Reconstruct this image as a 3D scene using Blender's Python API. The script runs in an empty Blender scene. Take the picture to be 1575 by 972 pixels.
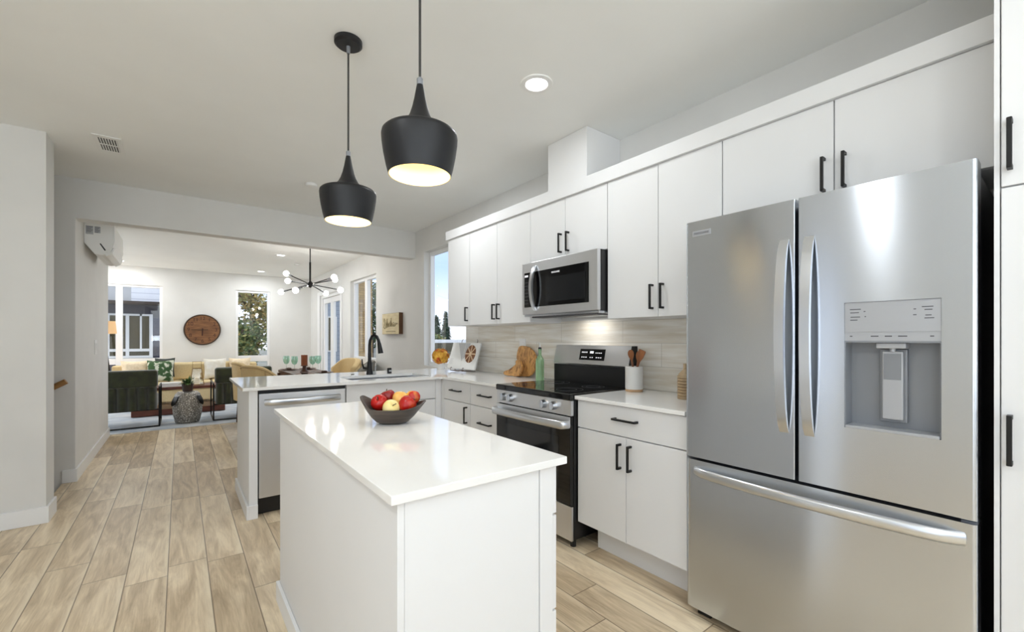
import bpy, bmesh, math, random
from mathutils import Vector, Matrix, Euler
random.seed(7)
PI = math.pi
D = bpy.data
scene = bpy.context.scene
COL = scene.collection

# ------------------------------------------------------------------ camera
cam_d = D.cameras.new('camera')
cam = D.objects.new('camera', cam_d)
COL.objects.link(cam)
cam_d.sensor_width = 36.0
cam_d.lens = 668.0 / 1575.0 * 36.0
cam_d.shift_y = (520.5 - 486.0) / 1575.0
cam_d.clip_start = 0.05
cam_d.clip_end = 300
cam.location = (0, 0, 1.24)
cam.rotation_euler = (PI / 2, 0, -math.atan((787.5 - 276.5) / 668.0))
scene.camera = cam

# ------------------------------------------------------------------ exposure
vs = scene.view_settings
vs.view_transform = 'Standard'
vs.look = 'None'
vs.gamma = 1.0
vs.use_curve_mapping = False
vs.exposure = 0.40
scene.cycles.use_denoising = True
scene.cycles.max_bounces = 10
scene.cycles.diffuse_bounces = 6
scene.cycles.glossy_bounces = 5
scene.cycles.transparent_max_bounces = 12
scene.cycles.sample_clamp_indirect = 8

# ------------------------------------------------------------------ world: pale evening sky
w = D.worlds.new('sky')
scene.world = w
w.use_nodes = True
nt = w.node_tree
nt.nodes.clear()
tc = nt.nodes.new('ShaderNodeTexCoord')
sp = nt.nodes.new('ShaderNodeSeparateXYZ')
cr = nt.nodes.new('ShaderNodeValToRGB')
bg = nt.nodes.new('ShaderNodeBackground')
wo = nt.nodes.new('ShaderNodeOutputWorld')
cr.color_ramp.elements[0].position = 0.0
cr.color_ramp.elements[0].color = (0.90, 0.95, 1.0, 1)
cr.color_ramp.elements[1].position = 0.16
cr.color_ramp.elements[1].color = (0.40, 0.57, 0.95, 1)
e_ = cr.color_ramp.elements.new(0.45)
e_.color = (0.80, 0.87, 0.96, 1)
nt.links.new(tc.outputs['Generated'], sp.inputs[0])
nt.links.new(sp.outputs['Z'], cr.inputs[0])
nt.links.new(cr.outputs[0], bg.inputs['Color'])
nt.links.new(bg.outputs[0], wo.inputs[0])
bg.inputs['Strength'].default_value = 1.25

# added fill lamps at unseen windows; rear and side aimed at the ceiling
def fill_area(name, loc, rot, sx, sy, power, col):
    l = D.lights.new(name, 'AREA')
    l.shape = 'RECTANGLE'
    l.size = sx
    l.size_y = sy
    l.energy = power
    l.color = col
    o = D.objects.new(name, l)
    COL.objects.link(o)
    o.location = loc
    o.rotation_euler = rot
    return o
fill_area('rear_ceiling_fill', (0.0, -2.95, 1.25), (PI / 2 + 1.40, 0, 0), 3.6, 1.3, 92, (0.78, 0.89, 1.0))
fill_area('side_ceiling_fill', (-2.45, -1.2, 1.2), (0, -PI / 2 - 1.3, 0), 2.0, 1.8, 38, (0.82, 0.91, 1.0))
fill_area('living_fill', (-2.9, 9.3, 1.4), (0, -PI / 2, 0), 1.9, 2.4, 26, (0.89, 0.945, 1.0))  # added fill for the living room, at an unseen left window
# the sun stands behind the house: it only reaches the street side outdoors
sl = D.lights.new('sun', 'SUN')
sl.energy = 0.6
sl.angle = 0.02
sl.color = (1.0, 0.96, 0.90)
so = D.objects.new('sun', sl)
COL.objects.link(so)
so.rotation_euler = (math.radians(23), 0, math.radians(-12))
LAMP_W = 3.6

# ------------------------------------------------------------------ materials
def lin(c):
    c = c / 255.0
    return c / 12.92 if c <= 0.04045 else ((c + 0.055) / 1.055) ** 2.4
def rgb(r, g, b):
    return (lin(r), lin(g), lin(b), 1.0)
def mat(name, col, rough=0.5, metal=0.0, **kw):
    m = D.materials.new(name)
    m.use_nodes = True
    p = m.node_tree.nodes['Principled BSDF']
    p.inputs['Base Color'].default_value = col
    p.inputs['Roughness'].default_value = rough
    p.inputs['Metallic'].default_value = metal
    for k, v in kw.items():
        p.inputs[k].default_value = v
    return m
def nodes(m):
    t = m.node_tree
    return t, t.nodes, t.links, t.nodes['Principled BSDF']
def noisy(name, c1, c2, scale=(1, 1, 1), nscale=5.0, rough=0.5, metal=0.0, bump=0.0, detail=4.0, lo=0.35, hi=0.65, dist=0.0, **kw):
    """two-tone noise material in object space"""
    m = mat(name, c1, rough, metal, **kw)
    t, N, L, p = nodes(m)
    g = N.new('ShaderNodeNewGeometry')
    mp = N.new('ShaderNodeMapping')
    mp.inputs['Scale'].default_value = scale
    nz = N.new('ShaderNodeTexNoise')
    nz.inputs['Scale'].default_value = nscale
    nz.inputs['Detail'].default_value = detail
    nz.inputs['Distortion'].default_value = dist
    r = N.new('ShaderNodeValToRGB')
    r.color_ramp.elements[0].position = lo
    r.color_ramp.elements[1].position = hi
    r.color_ramp.elements[0].color = c1
    r.color_ramp.elements[1].color = c2
    L.new(g.outputs['Position'], mp.inputs[0])
    L.new(mp.outputs[0], nz.inputs['Vector'])
    L.new(nz.outputs[0], r.inputs[0])
    L.new(r.outputs[0], p.inputs['Base Color'])
    if bump:
        b = N.new('ShaderNodeBump')
        b.inputs['Strength'].default_value = bump
        b.inputs['Distance'].default_value = 0.01
        L.new(nz.outputs[0], b.inputs['Height'])
        L.new(b.outputs[0], p.inputs['Normal'])
    return m
def glow(name, col, strength):
    m = mat(name, col, 0.6)
    p = m.node_tree.nodes['Principled BSDF']
    p.inputs['Emission Color'].default_value = col
    p.inputs['Emission Strength'].default_value = strength
    return m
def pane_mat(name, tint=(1, 1, 1, 1), refl=0.07):
    m = D.materials.new(name)
    m.use_nodes = True
    t = m.node_tree
    t.nodes.clear()
    o = t.nodes.new('ShaderNodeOutputMaterial')
    tr = t.nodes.new('ShaderNodeBsdfTransparent')
    tr.inputs[0].default_value = tint
    gl = t.nodes.new('ShaderNodeBsdfGlossy')
    gl.inputs['Roughness'].default_value = 0.01
    mx = t.nodes.new('ShaderNodeMixShader')
    mx.inputs[0].default_value = refl
    t.links.new(tr.outputs[0], mx.inputs[1])
    t.links.new(gl.outputs[0], mx.inputs[2])
    t.links.new(mx.outputs[0], o.inputs[0])
    return m
def steel_mat(name, col, rough, aniso=0.75, streak=0.012):
    """horizontally brushed stainless steel"""
    m = mat(name, col, rough, 1.0)
    t, N, L, p = nodes(m)
    p.inputs['Anisotropic'].default_value = aniso
    cx = N.new('ShaderNodeCombineXYZ')
    cx.inputs[2].default_value = 1.0
    L.new(cx.outputs[0], p.inputs['Tangent'])
    g = N.new('ShaderNodeNewGeometry')
    mp = N.new('ShaderNodeMapping')
    mp.inputs['Scale'].default_value = (2, 2, 600)
    nz = N.new('ShaderNodeTexNoise')
    nz.inputs['Scale'].default_value = 1.0
    nz.inputs['Detail'].default_value = 3.0
    mr = N.new('ShaderNodeMapRange')
    mr.inputs[1].default_value = 0.3
    mr.inputs[2].default_value = 0.7
    mr.inputs[3].default_value = rough - streak
    mr.inputs[4].default_value = rough + streak
    L.new(g.outputs['Position'], mp.inputs[0])
    L.new(mp.outputs[0], nz.inputs['Vector'])
    L.new(nz.outputs[0], mr.inputs[0])
    L.new(mr.outputs[0], p.inputs['Roughness'])
    return m
def math_node(N, L, op, a, b=None):
    n = N.new('ShaderNodeMath')
    n.operation = op
    for i, v in enumerate((a, b)):
        if v is None:
            continue
        if isinstance(v, (int, float)):
            n.inputs[i].default_value = v
        else:
            L.new(v, n.inputs[i])
    return n.outputs[0]

def floor_mat():
    m = mat('oak_plank_floor', rgb(190, 160, 125), 0.38)
    t, N, L, p = nodes(m)
    g = N.new('ShaderNodeNewGeometry')
    s = N.new('ShaderNodeSeparateXYZ')
    L.new(g.outputs['Position'], s.inputs[0])
    W, LEN = 0.172, 1.22
    u = math_node(N, L, 'DIVIDE', math_node(N, L, 'ADD', s.outputs['X'], 0.05 + 40 * W), W)
    row = math_node(N, L, 'FLOOR', u)
    fu = math_node(N, L, 'FRACT', u)
    wn = N.new('ShaderNodeTexWhiteNoise')
    wn.noise_dimensions = '1D'
    L.new(row, wn.inputs['W'])
    v = math_node(N, L, 'ADD', math_node(N, L, 'DIVIDE', math_node(N, L, 'ADD', s.outputs['Y'], 20.0), LEN), wn.outputs['Value'])
    colm = math_node(N, L, 'FLOOR', v)
    fv = math_node(N, L, 'FRACT', v)
    cmb = N.new('ShaderNodeCombineXYZ')
    L.new(row, cmb.inputs[0])
    L.new(colm, cmb.inputs[1])
    wn2 = N.new('ShaderNodeTexWhiteNoise')
    wn2.noise_dimensions = '2D'
    L.new(cmb.outputs[0], wn2.inputs['Vector'])
    # grain: noise drawn out along the plank, shifted per plank
    sh = N.new('ShaderNodeVectorMath')
    sh.operation = 'SCALE'
    L.new(wn2.outputs['Color'], sh.inputs[0])
    sh.inputs['Scale'].default_value = 30.0
    ad = N.new('ShaderNodeVectorMath')
    ad.operation = 'ADD'
    L.new(g.outputs['Position'], ad.inputs[0])
    L.new(sh.outputs[0], ad.inputs[1])
    mp = N.new('ShaderNodeMapping')
    mp.inputs['Scale'].default_value = (9.0, 1.3, 1.0)
    L.new(ad.outputs[0], mp.inputs[0])
    nz = N.new('ShaderNodeTexNoise')
    nz.inputs['Scale'].default_value = 1.6
    nz.inputs['Detail'].default_value = 8.0
    nz.inputs['Roughness'].default_value = 0.62
    nz.inputs['Distortion'].default_value = 0.9
    L.new(mp.outputs[0], nz.inputs['Vector'])
    fine = N.new('ShaderNodeTexNoise')
    fine.inputs['Scale'].default_value = 12.0
    fine.inputs['Detail'].default_value = 3.0
    mpf = N.new('ShaderNodeMapping')
    mpf.inputs['Scale'].default_value = (16.0, 0.6, 1.0)
    L.new(ad.outputs[0], mpf.inputs[0])
    L.new(mpf.outputs[0], fine.inputs['Vector'])
    r = N.new('ShaderNodeValToRGB')
    e = r.color_ramp.elements
    e[0].position = 0.28
    e[0].color = rgb(164, 142, 113)
    e[1].position = 0.72
    e[1].color = rgb(240, 222, 192)
    e2 = e.new(0.5)
    e2.color = rgb(205, 184, 153)
    tone = math_node(N, L, 'ADD',
                     math_node(N, L, 'ADD', math_node(N, L, 'MULTIPLY', nz.outputs[0], 0.85), math_node(N, L, 'MULTIPLY', fine.outputs[0], 0.22)),
                     math_node(N, L, 'MULTIPLY', math_node(N, L, 'SUBTRACT', wn2.outputs['Value'], 0.5), 0.24))
    L.new(tone, r.inputs[0])
    # pale sapwood stripe along one edge of many planks
    edge = N.new('ShaderNodeMapRange')
    edge.inputs[1].default_value = 0.80
    edge.inputs[2].default_value = 0.97
    L.new(math_node(N, L, 'ADD', fu, math_node(N, L, 'MULTIPLY', math_node(N, L, 'SUBTRACT', nz.outputs[0], 0.5), 0.35)), edge.inputs[0])
    m1 = N.new('ShaderNodeMix')
    m1.data_type = 'RGBA'
    L.new(math_node(N, L, 'MULTIPLY', edge.outputs[0], math_node(N, L, 'MULTIPLY', wn2.outputs['Value'], 0.85)), m1.inputs['Factor'])
    L.new(r.outputs[0], m1.inputs['A'])
    m1.inputs['B'].default_value = rgb(244, 230, 204)
    # dark joints
    du = math_node(N, L, 'MULTIPLY', math_node(N, L, 'MINIMUM', fu, math_node(N, L, 'SUBTRACT', 1.0, fu)), W)
    dv = math_node(N, L, 'MULTIPLY', math_node(N, L, 'MINIMUM', fv, math_node(N, L, 'SUBTRACT', 1.0, fv)), LEN)
    dm = math_node(N, L, 'MINIMUM', du, dv)
    gp = N.new('ShaderNodeMapRange')
    gp.inputs[1].default_value = 0.0012
    gp.inputs[2].default_value = 0.0034
    gp.inputs[3].default_value = 1.0
    gp.inputs[4].default_value = 0.0
    L.new(dm, gp.inputs[0])
    m2 = N.new('ShaderNodeMix')
    m2.data_type = 'RGBA'
    L.new(math_node(N, L, 'MULTIPLY', gp.outputs[0], 0.75), m2.inputs['Factor'])
    L.new(m1.outputs['Result'], m2.inputs['A'])
    m2.inputs['B'].default_value = rgb(92, 70, 48)
    L.new(m2.outputs['Result'], p.inputs['Base Color'])
    b = N.new('ShaderNodeBump')
    b.inputs['Strength'].default_value = 0.25
    b.inputs['Distance'].default_value = 0.002
    L.new(math_node(N, L, 'SUBTRACT', fine.outputs[0], math_node(N, L, 'MULTIPLY', gp.outputs[0], 2.0)), b.inputs['Height'])
    L.new(b.outputs[0], p.inputs['Normal'])
    return m

def tile_mat():
    m = mat('marble_wall_tile', rgb(222, 216, 204), 0.3)
    t, N, L, p = nodes(m)
    g = N.new('ShaderNodeNewGeometry')
    s = N.new('ShaderNodeSeparateXYZ')
    L.new(g.outputs['Position'], s.inputs[0])
    cv = N.new('ShaderNodeCombineXYZ')
    L.new(math_node(N, L, 'ADD', s.outputs['Y'], 0.21), cv.inputs[0])
    L.new(math_node(N, L, 'ADD', s.outputs['Z'], -0.905), cv.inputs[1])
    br = N.new('ShaderNodeTexBrick')
    br.offset = 0.5
    br.inputs['Scale'].default_value = 1.0
    br.inputs['Brick Width'].default_value = 0.61
    br.inputs['Row Height'].default_value = 0.152
    br.inputs['Mortar Size'].default_value = 0.0016
    br.inputs['Mortar Smooth'].default_value = 0.1
    br.inputs['Color1'].default_value = (0.0, 0.0, 0.0, 1)
    br.inputs['Color2'].default_value = (1, 1, 1, 1)
    br.inputs['Mortar'].default_value = (0.5, 0.5, 0.5, 1)
    L.new(cv.outputs[0], br.inputs['Vector'])
    mp = N.new('ShaderNodeMapping')
    mp.inputs['Scale'].default_value = (1.0, 2.2, 26.0)
    L.new(g.outputs['Position'], mp.inputs[0])
    nz = N.new('ShaderNodeTexNoise')
    nz.inputs['Scale'].default_value = 1.3
    nz.inputs['Detail'].default_value = 5.0
    nz.inputs['Distortion'].default_value = 0.4
    L.new(mp.outputs[0], nz.inputs['Vector'])
    r = N.new('ShaderNodeValToRGB')
    e = r.color_ramp.elements
    e[0].position = 0.3
    e[0].color = rgb(217, 208, 191)
    e[1].position = 0.66
    e[1].color = rgb(240, 237, 230)
    tone = math_node(N, L, 'ADD', nz.outputs[0], math_node(N, L, 'MULTIPLY', math_node(N, L, 'SUBTRACT', br.outputs['Color'], 0.5), 0.12))
    L.new(tone, r.inputs[0])
    mx = N.new('ShaderNodeMix')
    mx.data_type = 'RGBA'
    L.new(br.outputs['Fac'], mx.inputs['Factor'])
    L.new(r.outputs[0], mx.inputs['A'])
    mx.inputs['B'].default_value = rgb(196, 190, 178)
    L.new(mx.outputs['Result'], p.inputs['Base Color'])
    return m

def lap_mat(name, c1, c2, pitch, rough=0.6):
    m = mat(name, c1, rough)
    t, N, L, p = nodes(m)
    g = N.new('ShaderNodeNewGeometry')
    s = N.new('ShaderNodeSeparateXYZ')
    L.new(g.outputs['Position'], s.inputs[0])
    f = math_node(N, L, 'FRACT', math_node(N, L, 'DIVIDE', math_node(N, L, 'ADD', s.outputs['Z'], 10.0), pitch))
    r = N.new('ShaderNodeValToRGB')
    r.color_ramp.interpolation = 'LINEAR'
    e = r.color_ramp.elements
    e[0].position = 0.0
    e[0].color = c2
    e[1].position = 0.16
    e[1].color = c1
    L.new(f, r.inputs[0])
    L.new(r.outputs[0], p.inputs['Base Color'])
    return m

M = {}
M['wall'] = noisy('warm_white_paint', rgb(221, 220, 217), rgb(225, 224, 221), nscale=3.0, rough=0.7)
M['ceiling'] = noisy('ceiling_paint', rgb(238, 239, 237), rgb(241, 242, 240), nscale=2.0, rough=0.8)
M['trim'] = mat('white_trim', rgb(238, 238, 238), 0.4)
M['cab'] = noisy('white_cabinet_lacquer', rgb(230, 230, 230), rgb(233, 233, 233), nscale=1.5, rough=0.5)
M['cab_in'] = mat('cabinet_edge_grey', rgb(150, 148, 144), 0.6)
M['quartz'] = noisy('polished_white_quartz', rgb(238, 237, 234), rgb(244, 243, 241), nscale=2.2, rough=0.07, detail=6.0)
M['floor'] = floor_mat()
M['tile'] = tile_mat()
M['black'] = mat('matte_black_metal', rgb(14, 14, 14), 0.42, 0.2)
M['black_plastic'] = mat('black_plastic', rgb(18, 18, 20), 0.35)
M['black_glass'] = mat('black_glass', rgb(9, 9, 11), 0.05)
M['oven_window'] = mat('dark_oven_window', rgb(30, 31, 33), 0.06)
M['steel'] = steel_mat('brushed_stainless', (0.61, 0.645, 0.695, 1), 0.215, 0.92, 0.004)
M['steel_light'] = steel_mat('soft_brushed_stainless', (0.74, 0.75, 0.77, 1), 0.36, 0.6, 0.004)
M['steel_dark'] = steel_mat('dark_fridge_side', (0.10, 0.10, 0.11, 1), 0.4, 0.3)
M['steel_handle'] = steel_mat('satin_steel_handle', (0.68, 0.70, 0.73, 1), 0.28, 0.3, 0.003)
M['grey_plastic'] = mat('silver_grey_plastic', rgb(138, 141, 146), 0.4, 0.3)
M['grey_light'] = mat('light_grey_plastic', rgb(176, 178, 182), 0.4, 0.25)
M['ink'] = mat('dark_grey_print', rgb(84, 84, 88), 0.5)
M['white_ink'] = glow('lit_white_print', rgb(235, 235, 240), 0.35)
M['pane'] = pane_mat('window_glass')
M['pane_clear'] = pane_mat('clear_stem_glass', (0.93, 0.95, 0.95, 1), 0.15)
M['pend'] = mat('matte_black_shade', rgb(11, 12, 17), 0.45, 0.0)
M['pend_in'] = mat('pale_gold_shade_lining', rgb(243, 226, 178), 0.5)
M['cord'] = mat('grey_black_cord', rgb(52, 50, 48), 0.6)
M['bulb'] = glow('warm_bulb', (1.0, 0.93, 0.76, 1), 5.0)
M['globe'] = glow('white_bulb', (1.0, 0.96, 0.9, 1), 9.0)
M['downlight'] = glow('downlight_lens', (1.0, 0.98, 0.95, 1), 7.0)
M['white_plastic'] = mat('white_plastic', rgb(236, 236, 234), 0.4)

# ------------------------------------------------------------------ mesh builder
class MB:
    def __init__(s):
        s.bm = bmesh.new()
    def box(s, x0, x1, y0, y1, z0, z1, bev=0.0, seg=2, mi=0):
        x0, x1 = min(x0, x1), max(x0, x1)
        y0, y1 = min(y0, y1), max(y0, y1)
        z0, z1 = min(z0, z1), max(z0, z1)
        v = [s.bm.verts.new(c) for c in ((x0, y0, z0), (x1, y0, z0), (x1, y1, z0), (x0, y1, z0), (x0, y0, z1), (x1, y0, z1), (x1, y1, z1), (x0, y1, z1))]
        fs = [s.bm.faces.new([v[i] for i in f]) for f in ((3, 2, 1, 0), (4, 5, 6, 7), (0, 1, 5, 4), (1, 2, 6, 5), (2, 3, 7, 6), (3, 0, 4, 7))]
        for f in fs:
            f.material_index = mi
        if bev > 0:
            es = list({e for f in fs for e in f.edges})
            bmesh.ops.bevel(s.bm, geom=es, offset=bev, segments=seg, affect='EDGES', profile=0.5)
        return s
    def prism(s, poly, axis, a, b, mi=0):
        """polygon in the two other axes (in x,y,z order) extruded along axis from a to b"""
        def P(p, t):
            if axis == 'x':
                return (t, p[0], p[1])
            if axis == 'y':
                return (p[0], t, p[1])
            return (p[0], p[1], t)
        A = [s.bm.verts.new(P(p, a)) for p in poly]
        B = [s.bm.verts.new(P(p, b)) for p in poly]
        n = len(poly)
        fs = [s.bm.faces.new(A), s.bm.faces.new(B[::-1])]
        for i in range(n):
            fs.append(s.bm.faces.new((A[i], B[i], B[(i + 1) % n], A[(i + 1) % n])))
        for f in fs:
            f.material_index = mi
        bmesh.ops.recalc_face_normals(s.bm, faces=fs)
        return s
    def tube(s, pts, r, seg=8, cap=True, flat=1.0, up=None):
        pts = [Vector(p) for p in pts]
        n = len(pts)
        rs = r if isinstance(r, (list, tuple)) else [r] * n
        rings = []
        prev = None
        for i in range(n):
            t = (pts[min(i + 1, n - 1)] - pts[max(i - 1, 0)]).normalized()
            if up is not None:
                a = Vector(up)
                a = (a - t * a.dot(t)).normalized()
            elif prev is None:
                a = Vector((0, 0, 1)) if abs(t.z) < 0.9 else Vector((1, 0, 0))
                a = (a - t * a.dot(t)).normalized()
            else:
                a = (prev - t * prev.dot(t)).normalized()
            prev = a
            b = t.cross(a)
            ring = []
            for k in range(seg):
                an = 2 * PI * (k + 0.5) / seg
                ring.append(s.bm.verts.new(pts[i] + (a * math.cos(an) + b * math.sin(an) * flat) * rs[i]))
            rings.append(ring)
        for i in range(n - 1):
            for k in range(seg):
                s.bm.faces.new((rings[i][k], rings[i][(k + 1) % seg], rings[i + 1][(k + 1) % seg], rings[i + 1][k]))
        if cap:
            s.bm.faces.new(rings[0][::-1])
            s.bm.faces.new(rings[-1])
        return s
    def lathe(s, prof, c=(0, 0, 0), seg=32, sx=1.0, sy=1.0, fn=None, cap=False):
        rings = []
        for r, z in prof:
            ring = []
            for k in range(seg):
                a = 2 * PI * k / seg
                x, y, zz = r * math.cos(a) * sx, r * math.sin(a) * sy, z
                if fn:
                    x, y, zz = fn(x, y, zz, a)
                ring.append(s.bm.verts.new((c[0] + x, c[1] + y, c[2] + zz)))
            rings.append(ring)
        for i in range(len(rings) - 1):
            for k in range(seg):
                s.bm.faces.new((rings[i][k], rings[i][(k + 1) % seg], rings[i + 1][(k + 1) % seg], rings[i + 1][k]))
        if cap:
            s.bm.faces.new(rings[0][::-1])
            s.bm.faces.new(rings[-1])
        return s
    def cyl(s, p0, p1, r0, r1=None, seg=16):
        return s.tube([p0, p1], [r0, r0 if r1 is None else r1], seg)
    def ball(s, c, r, sx=1, sy=1, sz=1, u=16, v=10):
        m = Matrix.Translation(c) @ Matrix.Diagonal((sx * r, sy * r, sz * r, 1))
        bmesh.ops.create_uvsphere(s.bm, u_segments=u, v_segments=v, radius=1.0, matrix=m)
        return s
    def leaf(s, c, d, up, ln, wd, bend=0.0):
        """a pointed leaf blade of two quads"""
        c = Vector(c)
        d = Vector(d).normalized()
        sd = d.cross(Vector(up))
        if sd.length < 1e-4:
            sd = d.cross(Vector((1, 0, 0)))
        sd.normalize()
        n = sd.cross(d)
        p = [c, c + d * ln * 0.45 + sd * wd * 0.5 + n * bend * 0.3, c + d * ln - n * bend, c + d * ln * 0.45 - sd * wd * 0.5 + n * bend * 0.3]
        v = [s.bm.verts.new(q) for q in p]
        s.bm.faces.new(v)
        return s
    def pillow(s, wd, ht, th, m=None, n=10):
        """soft square pillow in the XZ plane"""
        m = m or Matrix.Identity(4)
        for sg in (1, -1):
            g = []
            for i in range(n + 1):
                row = []
                for j in range(n + 1):
                    u, v = 2 * i / n - 1, 2 * j / n - 1
                    k = max(0.0, (1 - u ** 4) * (1 - v ** 4)) ** 0.5
                    pin = 1 - 0.10 * (1 - u * u) * (v * v) - 0.10 * (1 - v * v) * (u * u)
                    row.append(s.bm.verts.new(m @ Vector((u * wd / 2 * pin, sg * th / 2 * k, v * ht / 2 * pin))))
                g.append(row)
            for i in range(n):
                for j in range(n):
                    q = (g[i][j], g[i + 1][j], g[i + 1][j + 1], g[i][j + 1])
                    s.bm.faces.new(q if sg < 0 else q[::-1])
        bmesh.ops.remove_doubles(s.bm, verts=s.bm.verts, dist=1e-4)
        return s
    def put(s, mtx):
        bmesh.ops.transform(s.bm, matrix=mtx, verts=s.bm.verts)
        return s
    def make(s, name, material, parent=None, local=False, angle=35):
        """one mesh object; world-space vertices unless local"""
        off = Vector((0, 0, 0))
        if not local:
            q = parent
            while q is not None:
                off += q.location
                q = q.parent
            if off.length:
                bmesh.ops.translate(s.bm, vec=-off, verts=s.bm.verts)
        me = D.meshes.new(name)
        s.bm.to_mesh(me)
        s.bm.free()
        me.polygons.foreach_set('use_smooth', [True] * len(me.polygons))
        me.set_sharp_from_angle(angle=math.radians(angle))
        for mm in (material if isinstance(material, (list, tuple)) else [material]):
            me.materials.append(mm)
        o = D.objects.new(name, me)
        COL.objects.link(o)
        o.parent = parent
        if len(me.polygons) < 3000:
            wn_ = o.modifiers.new('weighted_normal', 'WEIGHTED_NORMAL')
            wn_.keep_sharp = True
            wn_.weight = 90
        return o

def tag(o, label, cat, group=None, kind=None):
    o['label'] = label
    o['category'] = cat
    if group:
        o['group'] = group
    if kind:
        o['kind'] = kind
    return o
def thing(name, label, cat, loc, rz=0.0, group=None):
    o = D.objects.new(name, None)
    o.empty_display_size = 0.05
    COL.objects.link(o)
    o.location = loc
    o.rotation_euler = (0, 0, rz)
    return tag(o, label, cat, group)
def struct(name, mb, m):
    o = mb.make(name, m)
    o['kind'] = 'structure'
    return o
def copy_tree(o, parent=None):
    c = o.copy()
    COL.objects.link(c)
    if parent is not None:
        c.parent = parent
    for ch in list(o.children):
        copy_tree(ch, c)
    return c
def wall_y(x0, x1, y0, y1, z0, z1, holes):
    """wall running along y with rectangular openings (ya, yb, za, zb)"""
    b = MB()
    y = y0
    for ya, yb, za, zb in sorted(holes):
        if ya > y:
            b.box(x0, x1, y, ya, z0, z1)
        if za > z0:
            b.box(x0, x1, ya, yb, z0, za)
        if zb < z1:
            b.box(x0, x1, ya, yb, zb, z1)
        y = yb
    if y < y1:
        b.box(x0, x1, y, y1, z0, z1)
    return b
def wall_x(y0, y1, x0, x1, z0, z1, holes):
    b = MB()
    x = x0
    for xa, xb, za, zb in sorted(holes):
        if xa > x:
            b.box(x, xa, y0, y1, z0, z1)
        if za > z0:
            b.box(xa, xb, y0, y1, z0, za)
        if zb < z1:
            b.box(xa, xb, y0, y1, zb, z1)
        x = xb
    if x < x1:
        b.box(x, x1, y0, y1, z0, z1)
    return b
def lettering(name, txt, size, loc, rot, m, parent, align='CENTER', ext=0.0004):
    c = D.curves.new(name, 'FONT')
    c.body = txt
    c.size = size
    c.align_x = align
    c.align_y = 'CENTER'
    c.extrude = ext
    c.materials.append(m)
    tmp = D.objects.new('tmp', c)
    me = D.meshes.new_from_object(tmp)
    D.objects.remove(tmp)
    D.curves.remove(c)
    me.name = name
    o = D.objects.new(name, me)
    COL.objects.link(o)
    off = Vector((0, 0, 0))
    q = parent
    while q is not None:
        off += q.location
        q = q.parent
    o.location = Vector(loc) - off
    o.rotation_euler = rot
    o.parent = parent
    return o
FACE_MX = (PI / 2, 0, -PI / 2)      # lettering read by someone looking toward +X
FACE_MY = (PI / 2, 0, 0)            # lettering read by someone looking toward +Y

# ================================================================== the setting
XW, CEIL, YB = 2.45, 2.63, 11.0
fb = MB()
fb.box(-0.80, XW + 0.15, -3.2, YB + 0.15, -0.15, 0)
fb.box(-3.2, -0.80, -3.2, 4.46, -0.15, 0)
fb.box(-3.2, -0.80, 5.30, YB + 0.15, -0.15, 0)
struct('floor', fb, M['floor'])
struct('ceiling', MB().box(-3.2, XW + 0.15, -3.2, YB + 0.15, CEIL, CEIL + 0.15), M['ceiling'])
KW = (4.02, 5.03, 0.90, 2.33)
DW3 = (6.72, 8.02, 0.42, 2.27)
PD = (8.62, 10.10, 0.0, 2.16)
struct('wall_right', wall_y(XW, XW + 0.15, -3.2, YB + 0.15, 0, CEIL, [KW, DW3, PD]), M['wall'])
W1 = (-1.75, -0.27, 0.42, 2.27)
W2 = (0.955, 1.60, 0.42, 2.28)
struct('wall_back', wall_x(YB, YB + 0.15, -3.2, XW, 0, CEIL, [W1, W2]), M['wall'])
lw = MB()
lw.box(-3.2, -0.715, 4.23, 4.46, -2.6, CEIL)                       # near block
lw.box(-3.2, -0.72, 5.29, 5.44, -2.6, CEIL)                       # stair wall facing the kitchen
lw.box(-0.87, -0.72, 5.44, 7.47, 0, CEIL)
lw.box(-3.2, -0.87, 7.32, 7.47, 0, CEIL)
struct('wall_left', lw, M['wall'])
struct('wall_stair', MB().box(-3.2, -3.05, 4.46, 5.29, -2.6, CEIL).box(-3.2, -0.80, 4.15, 5.44, -2.75, -2.6), M['wall'])
st = MB()
for k in range(9):
    st.box(-0.80 - 0.27 * (k + 1), -0.80 - 0.27 * k, 4.46, 5.29, -2.6, -0.185 * (k + 1))
struct('trim_3', st, M['floor'])
struct('wall_living', wall_y(-3.2, -3.05, 7.47, YB, 0, CEIL, [(8.0, 10.6, 0.4, 2.3)]), M['wall'])
struct('wall_side', wall_y(-2.75, -2.6, -3.2, 4.23, 0, CEIL, [(-2.2, -0.2, 0.2, 2.3), (1.72, 2.14, 0.08, 2.1)]), M['wall'])
struct('wall_front', wall_x(-3.2, -3.05, -2.6, XW, 0, CEIL, [(-1.9, 1.9, 0.85, 2.2)]), M['wall'])
struct('ceiling_beam', MB().box(-0.72, XW, 5.29, 5.44, 2.285, CEIL), M['wall'])
bl = MB()
bl.box(-2.6, -0.70, 4.215, 4.23, 0, 0.11, 0.003)
bl.box(-0.715, -0.70, 4.23, 4.46, 0, 0.11, 0.003)
bl.box(-0.80, -0.705, 5.275, 5.29, 0, 0.11, 0.003)
bl.box(-0.72, -0.705, 5.29, 7.485, 0, 0.11, 0.003)
bl.box(-3.05, -0.705, 7.47, 7.485, 0, 0.11, 0.003)
struct('baseboard_left', bl, M['trim'])
bb = MB()
bb.box(-3.05, XW, YB - 0.015, YB, 0, 0.11, 0.003)
struct('baseboard_back', bb, M['trim'])
struct('baseboard_right', MB().box(XW - 0.015, XW, 4.5, 8.6, 0, 0.11, 0.003), M['trim'])
struct('tile_backsplash', MB().box(XW - 0.010, XW, 0.9, 4.0, 0.87, 1.375), M['tile'])

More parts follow.
